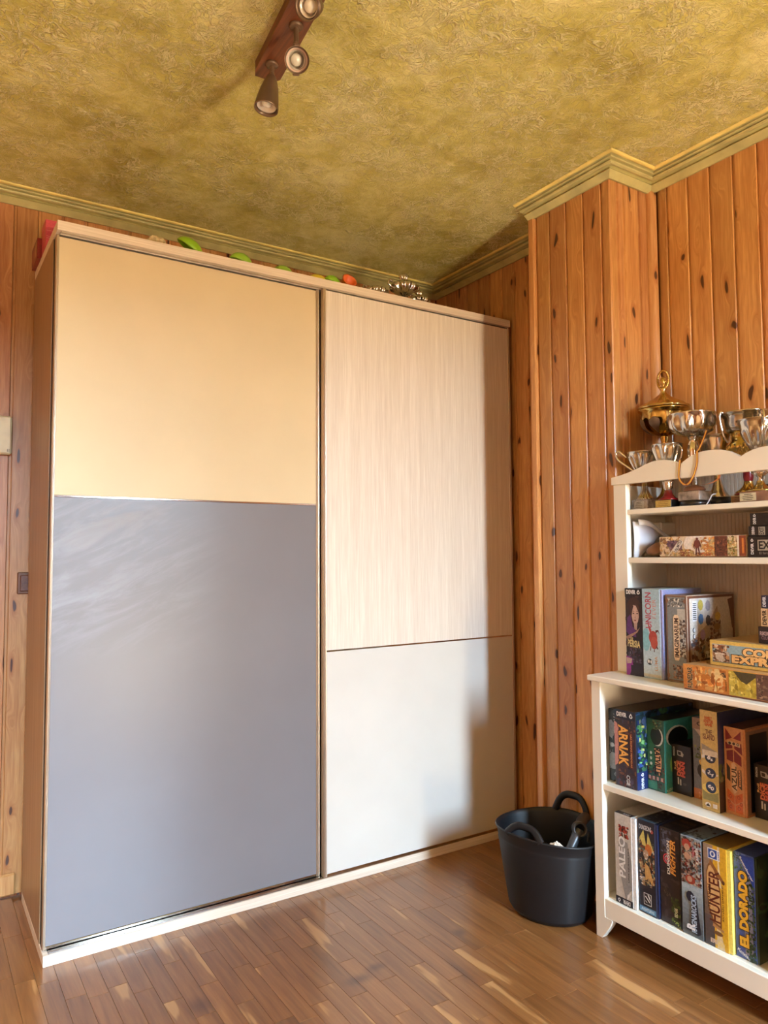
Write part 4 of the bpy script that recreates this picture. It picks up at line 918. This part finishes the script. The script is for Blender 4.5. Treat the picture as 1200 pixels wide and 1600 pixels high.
f.rect(0, .86, 1, 1, (150, 120, 104)); f.ell(.45, .93, .22, .03, (70, 50, 46)); f.ell(.45, .93, .14, .02, (150, 120, 104)); f.poly([(.1, .86), (.9, .86), (.7, .80), (.4, .78)], (190, 170, 156)); f.blot(.1, .50, .9, .66, [(130, 134, 80), (90, 100, 56), (60, 74, 44)], 24, 23, .14); f.ell(.75, .36, .55, .12, (30, 26, 26), 16); f.text('SANTA', .66, .365, .066, .022, -68, (226, 176, 70), .05); f.rect(0, 0, 1, .13, (190, 116, 62)); f.text('MG', .5, .06, .03, .014, 0, (226, 160, 110), .05); f.done(g)
g, f = game(1.528, 1.80, -1.080, -1.132, S1, .7385, 'tall yellow upright game box titled THE ISLAND', (206, 180, 110), None, cols={'-y': (60, 64, 96), '+z': (120, 96, 64)})
f.grad(0, .02, .98, 1, (196, 164, 92), (212, 186, 122), 8); f.poly([(.05, .66), (.98, .60), (.98, .54), (.7, .55), (.05, .55)], (150, 140, 124)); f.poly([(.05, .54), (.98, .585), (.98, .56), (.05, .51)], (226, 220, 216)); f.poly([(.05, .40), (.5, .36), (.98, .38), (.98, .36), (.4, .33), (.05, .37)], (222, 210, 200)); f.rect(.05, .10, .98, .2, (146, 140, 92)); f.ell(.5, .22, .48, .05, (226, 200, 110))
f.ell(.55, .53, .32, .055, (38, 46, 66), 18); f.ell(.55, .375, .31, .052, (44, 52, 80), 18); f.ell(.55, .235, .31, .058, (42, 64, 98), 18); f.rect(.1, .545, .98, .60, (216, 204, 186))
for t_, b_ in (('8+', .52), ('2-4', .372), ('60', .235)): f.text(t_, .55, b_, .017, .010, -30, (236, 236, 240), .04)
for k_, t_ in enumerate(('FAMILY', 'ADVENTURE', 'GAME')): f.text(t_, .5, .925 - .033 * k_, .028 if k_ == 1 else .022, .0075, 0, (206, 104, 52), .04, (80, 44, 24), .03)
f.text('THE', .5, .785, .020, .012, 0, (84, 30, 40), .02); f.text('ISLAND', .5, .735, .036, .014, 0, (96, 30, 44), .02); f.ell(.35, .055, .17, .025, (230, 226, 216)); f.poly([(.2, .04), (.5, .04), (.35, .07)], (50, 36, 30)); f.rect(.64, .035, .88, .075, (230, 226, 216)); f.done(g)
fs = side(1.528, 1.80, -1.132, S1, .7385); fs.grad(0, .45, .5, 1, (70, 76, 120), (44, 50, 84), 6); fs.blot(0, .3, .4, .5, [(120, 130, 70), (160, 150, 120), (90, 96, 60)], 16, 24, .08); fs.rect(0, 0, .6, .3, (84, 66, 56)); fs.done(g)
g, f = game(1.552, 1.80, -1.135, -1.197, S1, .700, 'terracotta and wine red upright game box titled AZUL', (206, 146, 98), (196, 128, 78), .006, cols={'+z': (96, 56, 30), '-y': (150, 100, 70)})
for pts, c in (([(.1, .98), (.1, .84), (.45, .88)], (126, 30, 44)), ([(.9, .97), (.9, .86), (.5, .875)], (126, 30, 44)), ([(.08, .82), (.45, .80), (.45, .76), (.1, .74)], (120, 28, 42)), ([(.92, .83), (.55, .81), (.55, .76), (.95, .70)], (120, 28, 42)), ([(.14, .72), (.48, .745), (.48, .60), (.14, .62)], (124, 30, 44)), ([(.52, .745), (.9, .68), (.9, .57), (.52, .61)], (124, 30, 44)),
    ([(.12, .58), (.3, .53), (.3, .37), (.12, .40)], (54, 44, 40)), ([(.88, .53), (.68, .52), (.68, .34), (.88, .30)], (54, 44, 40)), ([(.12, .29), (.48, .22), (.48, .12), (.1, .19)], (200, 96, 44)), ([(.52, .22), (.9, .27), (.9, .18), (.52, .12)], (200, 96, 44)), ([(.1, .17), (.47, .11), (.47, .03), (.1, .04)], (204, 100, 46)), ([(.53, .11), (.9, .16), (.9, .03), (.53, .03)], (204, 100, 46))): f.poly(pts, c)
for a, b in ((.28, .205), (.7, .21), (.28, .085), (.7, .085), (.2, .14), (.82, .14)): f.ell(a, b, .08, .022, (150, 60, 30), 8); f.ell(a, b, .045, .012, (206, 106, 54), 8)
f.poly([(.36, .58), (.5, .605), (.64, .56), (.64, .28), (.5, .24), (.36, .30)], (222, 186, 150)); f.text('AZUL', .5, .42, .064, .014, 90, (52, 34, 28), .02); f.rect(.73, .34, .83, .52, (222, 160, 110)); f.text('SINTRA', .78, .43, .034, .004, 90, (90, 40, 20)); f.poly([(.2, .845), (.85, .825), (.85, .785), (.2, .80)], (216, 186, 150))
for a, c in ((.32, (40, 36, 40)), (.53, (60, 36, 40)), (.74, (214, 200, 180))): f.ell(a, .815, .075, .017, (40, 32, 32), 10); f.ell(a, .815, .04, .009, c, 8)
f.done(g)
fs = side(1.552, 1.80, -1.197, S1, .700); fs.rect(.02, .03, .98, .97, (150, 110, 84)); fs.rect(.08, .05, .42, .93, (18, 16, 20)); fs.rect(.5, .5, .9, .9, (176, 140, 110)); fs.done(g)
dice_box(-1.2005, -1.2655, 'black dice game box with red title, right of the terracotta one')

# ---- hutch floor
g, f = game(1.561, 1.755, -.806, -.8705, S2, 1.0665, 'black and purple upright game box with a painted face, titled PERSIA', (40, 30, 34), None, cols={'+z': (60, 60, 66)})
f.blot(0, .1, 1, .92, [(44, 30, 34), (60, 40, 42), (34, 26, 34), (74, 46, 44)], 40, 31, .25); f.ell(.52, .77, .44, .13, (64, 38, 28), 16); f.ell(.30, .70, .26, .12, (58, 36, 34), 12); f.ell(.82, .70, .2, .13, (54, 34, 30), 12)
f.poly([(.36, .78), (.48, .81), (.66, .80), (.78, .74), (.80, .68), (.74, .62), (.64, .585), (.54, .585), (.44, .62), (.36, .70)], (200, 166, 150)); f.poly([(.50, .60), (.70, .60), (.66, .52), (.52, .53)], (178, 146, 132)); f.poly([(.30, .82), (.5, .80), (.42, .74), (.36, .66), (.28, .70)], (70, 42, 32)); f.poly([(.55, .83), (.8, .80), (.84, .70), (.76, .74), (.66, .79)], (76, 46, 34))
f.poly([(.42, .715), (.48, .722), (.55, .712), (.48, .705)], (64, 44, 44)); f.poly([(.64, .712), (.70, .722), (.77, .716), (.71, .706)], (64, 44, 44)); f.poly([(.41, .735), (.48, .742), (.55, .73), (.48, .735)], (90, 60, 48)); f.poly([(.63, .73), (.70, .742), (.78, .735), (.70, .736)], (90, 60, 48)); f.poly([(.59, .70), (.56, .665), (.62, .66)], (170, 134, 120)); f.poly([(.51, .635), (.57, .643), (.65, .635), (.58, .622)], (122, 40, 42))
f.poly([(.12, .66), (.3, .70), (.42, .56), (.6, .52), (.62, .44), (.2, .46), (.05, .5)], (96, 48, 110)); f.poly([(.02, .44), (.6, .505), (.85, .56), (.7, .50), (.1, .40)], (170, 130, 110)); f.blot(.1, .15, .9, .32, [(70, 58, 76), (96, 84, 96), (50, 44, 56), (84, 40, 66)], 36, 32, .14); f.poly([(0, .22), (.35, .20), (.4, .12), (.2, 0), (0, 0)], (140, 52, 130)); f.poly([(.02, .2), (.36, .19), (.3, .14), (.05, .13)], (190, 156, 144)); f.rect(.28, .0, .99, .12, (40, 30, 40))
f.rect(0, .92, 1, 1, (20, 18, 22)); f.text('DEVIR', .36, .958, .034, .012, 0, (240, 240, 240), .04); f.logo_drop(.80, .955, .0065, (236, 236, 240), (20, 18, 22)); f.text('PERSIA', .48, .365, .046, .020, -3, (230, 206, 140), .03, (60, 30, 30), .05); f.text('El', .36, .42, .008, .008, 0, (222, 196, 130)); f.rect(.3, .322, .72, .332, (214, 186, 110)); f.done(g)
g, f = game(1.558, 1.755, -.873, -.9435, S2, 1.067, 'pale blue upright game box titled UNICORN FEVER with a red beast', (180, 204, 214), (150, 150, 190), .0075, cols={'+z': (190, 206, 212)})
f.grad(.0, .02, 1, 1, (196, 214, 220), (168, 198, 214), 8); f.ell(.18, .43, .24, .13, (140, 196, 208), 16); f.poly([(0, .05), (1, .05), (1, .02), (0, .02)], (206, 200, 180)); f.poly([(.35, .7), (.45, .55), (.38, .5), (.3, .55)], (206, 206, 226))
f.ell(.58, .46, .24, .075, (178, 70, 58), 16, .2); f.ell(.64, .40, .2, .07, (190, 84, 66), 16); f.poly([(.34, .56), (.28, .62), (.36, .60), (.5, .54), (.42, .5)], (178, 70, 58)); f.poly([(.3, .61), (.32, .66), (.36, .605)], (150, 54, 50))
for q in ([(.42, .36), (.40, .31), (.44, .31), (.47, .36)], [(.78, .38), (.86, .34), (.84, .33), (.74, .35)], [(.62, .33), (.60, .30), (.65, .30), (.66, .33)], [(.72, .54), (.88, .55), (.96, .50), (.86, .53), (.74, .51)]): f.poly(q, (96, 44, 40))
f.text('UNICORN', .34, .76, .108, .021, 90, (178, 74, 92), .02); f.text('FEVER', .68, .78, .058, .013, 90, (206, 130, 120), -.005); f.ell(.36, .185, .15, .035, (50, 48, 46), 12); f.ell(.30, .19, .06, .02, (226, 226, 222)); f.ell(.44, .185, .05, .02, (226, 226, 222)); f.text('LUMA', .73, .175, .042, .010, 90, (214, 160, 120), .01); f.done(g)
X0, X1, A0, A1, IZ = 1.565, 1.803, -.951, -1.0235, 1.0525
g, f = game(X0, X1, A0, A1, S2, IZ, 'copper framed game box titled IMAGINARIUM with its picture side showing', (150, 128, 112), None, cols={'+z': (110, 84, 70), '-y': (206, 190, 170)})
f.rect(.04, .015, .96, .985, (120, 84, 64)); f.rect(.08, .025, .92, .975, (134, 140, 142)); f.blot(.1, .86, .9, .96, [(110, 108, 106), (150, 146, 140), (214, 212, 204), (80, 78, 78)], 26, 41, .14); f.rect(.55, .3, .92, .84, (196, 194, 186)); f.blot(.62, .28, .92, .72, [(90, 70, 62), (120, 90, 76), (70, 54, 50), (160, 140, 120)], 40, 42, .12); f.blot(.3, .04, .9, .2, [(150, 110, 92), (110, 84, 76), (186, 150, 130), (90, 70, 66)], 36, 43, .14)
f.poly([(.36, .74), (.42, .77), (.58, .77), (.64, .74), (.64, .29), (.58, .25), (.42, .25), (.36, .29)], (236, 212, 178)); f.text('IMAGINARIUM', .5, .51, .114, .014, 90, (70, 40, 30), .03)
for a, b in ((.08, .93), (.92, .93), (.08, .07), (.92, .07)): f.ell(a, b, .08, .03, (140, 100, 76), 6)
f.done(g)
fs = side(X0, X1, A1, S2, IZ); fs.rect(.01, .01, .99, .99, (112, 70, 52)); fs.grad(.05, .04, .95, .96, (196, 180, 160), (216, 206, 196), 6); fs.poly([(.05, .48), (.42, .66), (.62, .86), (.7, .6), (.62, .1), (.05, .04)], (176, 150, 128)); fs.blot(.06, .04, .66, .52, [(110, 74, 58), (140, 100, 80), (80, 54, 46), (170, 140, 120), (96, 96, 104), (206, 196, 190)], 90, 44, .08); fs.blot(.45, .2, .68, .72, [(110, 70, 54), (150, 104, 80), (90, 58, 46)], 40, 45, .06); fs.ell(.62, .74, .06, .05, (206, 170, 90)); fs.ell(.60, .62, .07, .04, (150, 110, 70))
fs.rect(.1, .70, .19, .93, (232, 234, 238)); [fs.rect(.11, .72 + .022 * k, .18, .73 + .022 * k, (60, 60, 64)) for k in range(9)]
for a, b, c in ((.27, .88, (196, 170, 80)), (.42, .87, (160, 150, 156)), (.27, .72, (70, 120, 170)), (.42, .70, (60, 56, 60)), (.30, .54, (170, 140, 180))): fs.ell(a, b, .055, .065, c, 7)
for k in range(2): fs.ell(.12, .60 - .07 * k, .025, .03, (60, 60, 60)); fs.ell(.13, .60 - .07 * k, .018, .022, (222, 220, 222))
fs.poly([(.84, .93), (.95, .95), (.97, .55), (.92, .6), (.88, .8)], (110, 66, 48)); fs.poly([(.93, .05), (.975, .05), (.975, .96), (.94, .96)], (104, 62, 46)); fs.done(g)
g, f = game(1.490, 1.745, -1.058, -1.318, S2, .8660, 'orange flat game box titled RUNEDAR lying at the edge of the base cabinet', (214, 138, 62), (120, 70, 40), .004, flat=True, cols={'+z': (196, 150, 100)})
f.grad(0, .0, .53, 1, (196, 116, 44), (226, 158, 82), 6); f.blot(.1, .05, .5, .95, [(232, 170, 92), (206, 126, 52), (240, 196, 130), (190, 108, 44)], 40, 51, .09); f.poly([(.36, .05), (.39, .05), (.37, .95), (.42, .97), (.44, .7), (.39, .5)], (240, 206, 140)); f.rect(.53, .02, .82, .98, (196, 170, 62)); f.blot(.53, .05, .82, .95, [(206, 182, 76), (180, 152, 50), (222, 200, 100)], 30, 52, .06); f.poly([(.58, .97), (.86, .97), (.72, .52), (.66, .62)], (76, 68, 44)); f.rect(.82, .02, .99, .98, (104, 72, 60)); f.blot(.83, .05, .98, .95, [(150, 120, 96), (80, 56, 50)], 18, 53, .04)
f.text('RUNEDAR', .085, .46, .056, .015, 90, (40, 26, 22), .03, (232, 190, 130), .05); f.text('LUDONOVA', .50, .3, .024, .005, -90, (60, 40, 24)); f.blot(.44, .66, .5, .86, [(60, 44, 34), (150, 110, 70)], 8, 54, .03); f.done(g)
g, f = game(1.532, 1.79, -1.1145, -1.36, .8664, .9350, 'yellow edged flat game box titled COLT EXPRESS lying on the orange one', (222, 186, 96), None, cols={'+z': (190, 150, 96)})
f.rect(.012, .04, .99, .96, (226, 190, 100)); f.rect(.035, .13, .985, .86, (150, 180, 190)); f.blot(.04, .14, .24, .84, [(150, 90, 54), (206, 186, 160), (120, 84, 60), (90, 60, 44), (226, 214, 200), (180, 130, 84)], 60, 61, .05); f.poly([(.06, .5), (.12, .52), (.2, .49), (.15, .44), (.07, .44)], (232, 222, 208)); f.ell(.12, .36, .05, .14, (206, 190, 170)); f.rect(.035, .13, .985, .17, (120, 130, 110))
f.text('COLT', .62, .64, .105, .020, 0, (240, 196, 130), .06, (64, 30, 20), .05); f.text('EXPRESS', .60, .34, .158, .019, 0, (240, 190, 120), .06, (64, 30, 20), .05); f.done(g)
g, f = game(1.560, 1.64, -1.240, -1.33, .9354, .9800, 'small black rounded game box on the yellow edged one', (36, 30, 34), None); f.text('RIKIKI', .2, .6, .026, .010, 0, (190, 160, 160), .03); f.text('CLUB', .22, .34, .022, .008, 0, (150, 120, 130)); f.done(g)
g, f = game(1.560, 1.63, -1.248, -1.315, .9804, 1.0285, 'small cream game box with upright DEVIR lettering on the black one', (216, 186, 146), None); f.text('DEVIR', .16, .5, .038, .010, 90, (50, 34, 30), .04); f.rect(.30, .02, .99, .98, (150, 40, 34)); f.done(g)
g, f = game(1.560, 1.63, -1.2505, -1.315, 1.0289, 1.0635, 'small navy blue game box at the top of the little stack', (40, 44, 66), None); f.text('DEVIR', .14, .5, .026, .008, 90, (220, 220, 226), .04); f.blot(.3, .05, .98, .95, [(60, 66, 96), (90, 96, 120)], 14, 62, .12); f.done(g)

# ---- hutch upper compartment
g, f = game(1.616, 1.80, -.898, -1.183, S3, 1.2265, 'long flat game box with an autumn forest and a warrior on its side', (222, 190, 150), (150, 110, 80), .0022, flat=True)
f.grad(0, .02, 1, 1, (226, 196, 156), (240, 222, 196), 5); f.blot(.0, .02, .28, .98, [(206, 166, 100), (180, 130, 76), (226, 200, 150), (150, 104, 70)], 60, 71, .04); f.ell(.18, .62, .09, .2, (110, 80, 96), 10); f.blot(.1, .35, .28, .8, [(96, 70, 90), (130, 96, 110), (150, 120, 130)], 26, 72, .035); f.ell(.45, .62, .15, .5, (244, 232, 222), 18); f.blot(.26, .02, .42, .36, [(196, 140, 80), (226, 190, 120), (150, 90, 56)], 30, 73, .035); f.blot(.5, .02, .66, .95, [(226, 160, 84), (206, 130, 66), (236, 196, 136)], 44, 74, .035); f.blot(.44, .02, .62, .2, [(190, 110, 60), (214, 170, 110)], 20, 75, .03)
f.rect(.66, .02, .80, .98, (110, 62, 46)); f.blot(.66, .02, .80, .98, [(120, 70, 50), (90, 50, 40), (140, 84, 60)], 40, 76, .03); f.blot(.80, .02, .91, .98, [(222, 186, 120), (196, 150, 84), (236, 214, 170), (150, 140, 70)], 40, 77, .03); f.rect(.905, .02, .925, .98, (240, 226, 206)); f.rect(.925, .02, .995, .98, (140, 70, 44)); f.rect(.955, .15, .975, .85, (220, 130, 60))
f.poly([(.105, .02), (.125, .02), (.30, .98), (.28, .98)], (232, 216, 190)); f.poly([(.17, .32), (.215, .18), (.305, .72), (.265, .86)], (236, 230, 222)); f.text('UNLIMITED', .238, .52, .040, .010, 62, (70, 56, 56), .02)
f.ell(.465, .86, .016, .07, (120, 64, 56), 10); f.poly([(.44, .8), (.49, .8), (.5, .55), (.485, .42), (.445, .42), (.43, .55)], (124, 60, 52)); f.poly([(.435, .78), (.42, .5), (.425, .42), (.44, .6)], (110, 54, 48)); f.poly([(.495, .78), (.512, .5), (.505, .42), (.49, .6)], (110, 54, 48)); f.poly([(.445, .43), (.464, .43), (.455, .06), (.443, .06)], (104, 54, 50)); f.poly([(.468, .43), (.487, .43), (.50, .06), (.487, .06)], (104, 54, 50)); f.poly([(.415, .6), (.42, .6), (.44, .38), (.436, .36)], (90, 50, 46)); f.done(g)
for i, (z0, z1, yy, lab, big) in enumerate(((S3, 1.222, -1.1872, 'black escape game box lettered EXIT, lowest of the three in the hutch', 2), (1.2224, 1.2495, -1.1915, 'black escape game box, middle of the three in the hutch', 1), (1.2499, 1.2855, -1.1965, 'black escape game box, topmost of the three in the hutch', 0))):
    g, f = game(1.612, 1.79, yy, yy - .19, z0, z1, lab, (30, 27, 28), None)
    h = z1 - z0; f.text('DEVIR', .072, .40, h * .5, .0075, 90, (222, 222, 222), .04); f.logo_drop(.072, .80, .0042, (222, 222, 222), (30, 27, 28), 0)
    if big == 2: f.rect(.155, .32, .47, .82, (176, 166, 150)); f.text('EXIT', .312, .57, .052, .021, 0, (24, 22, 24), .03); f.text('El faro solitario', .34, .2, .062, .0065, 0, (130, 120, 110), .02)
    elif big == 1: f.rect(.155, .08, .25, .92, (170, 164, 150)); f.text('EXIT', .2, .5, .02, .012, 90, (26, 24, 26), .03); f.blot(.3, .1, .98, .9, [(60, 58, 60), (90, 88, 90), (44, 42, 44)], 24, 81, .06)
    else: f.blot(.2, .1, .98, .9, [(50, 46, 46), (64, 58, 54), (40, 38, 40)], 24, 82, .08)
    f.done(g)
# loose paper leaning in the corner of the upper compartment
m = MB(); rows = []
for i in range(15):
    u = i / 14; x = 1.617 + .118 * u; y = -.7985 - .012 * math.sin(u * 3.0) - .006 * u
    zt = 1.279 - .003 * u - (.050 * max(0, u - .35) ** 1.2); zb = S3 + .0005 + .075 * max(0, u - .18) ** .8 * (1 if u > .18 else 0)
    rows.append([(x, y - .004 * math.sin(v * PI), zb + (zt - zb) * v) for v in (0, .25, .5, .75, 1)])
m.grid(rows); n0 = len(m.v)
o = m.build('loose_sheet', M['paper']); sol = o.modifiers.new('s', 'SOLIDIFY'); sol.thickness = .0012; tag(o, 'white sheet of paper leaning at the far end of the upper compartment', 'paper')
m = MB(); rows = []
for i in range(13):
    u = i / 12; x = 1.622 + .15 * u; rows.append([(x, -.8165 - .004 * v - .016 * u, 1.2845 - .047 * u + .010 * math.sin(u * 5) + .001 - .018 * v) for v in (0, .5, 1)])
m.grid(rows); o = m.build('curled_sheet', M['paper']); sol = o.modifiers.new('s', 'SOLIDIFY'); sol.thickness = .001; tag(o, 'curled upper sheet drooping over the white leaning paper', 'paper')
m = MB(); rows = []
for i in range(9):
    ph = PI * i / 8; rows.append([(1.705 + .075 * math.sin(ph) * math.cos(2 * PI * k / 20), -.848 + .038 * math.sin(ph) * math.sin(2 * PI * k / 20), S3 + .0175 - .017 * math.cos(ph) + .016 * (1 if math.cos(ph) < 0 else 0) * max(0, -math.cos(ph)) * math.cos(2 * PI * k / 20) ** 2) for k in range(20)])
m.grid(rows, closed_u=True); po = thing('leather_pouch', (1.70, -.848, S3), 'brown leather pouch tucked beside the autumn forest box', 'pouch'); m.build('pouch_body', M['leather'], po)
m = MB(); m.tube(smooth_path([(1.66, -.812, S3 + .006), (1.642, -.845, S3 + .014), (1.662, -.882, S3 + .008), (1.69, -.886, S3 + .006)], 5), .0045, 8); m.build('strap', M['bronze'], po)
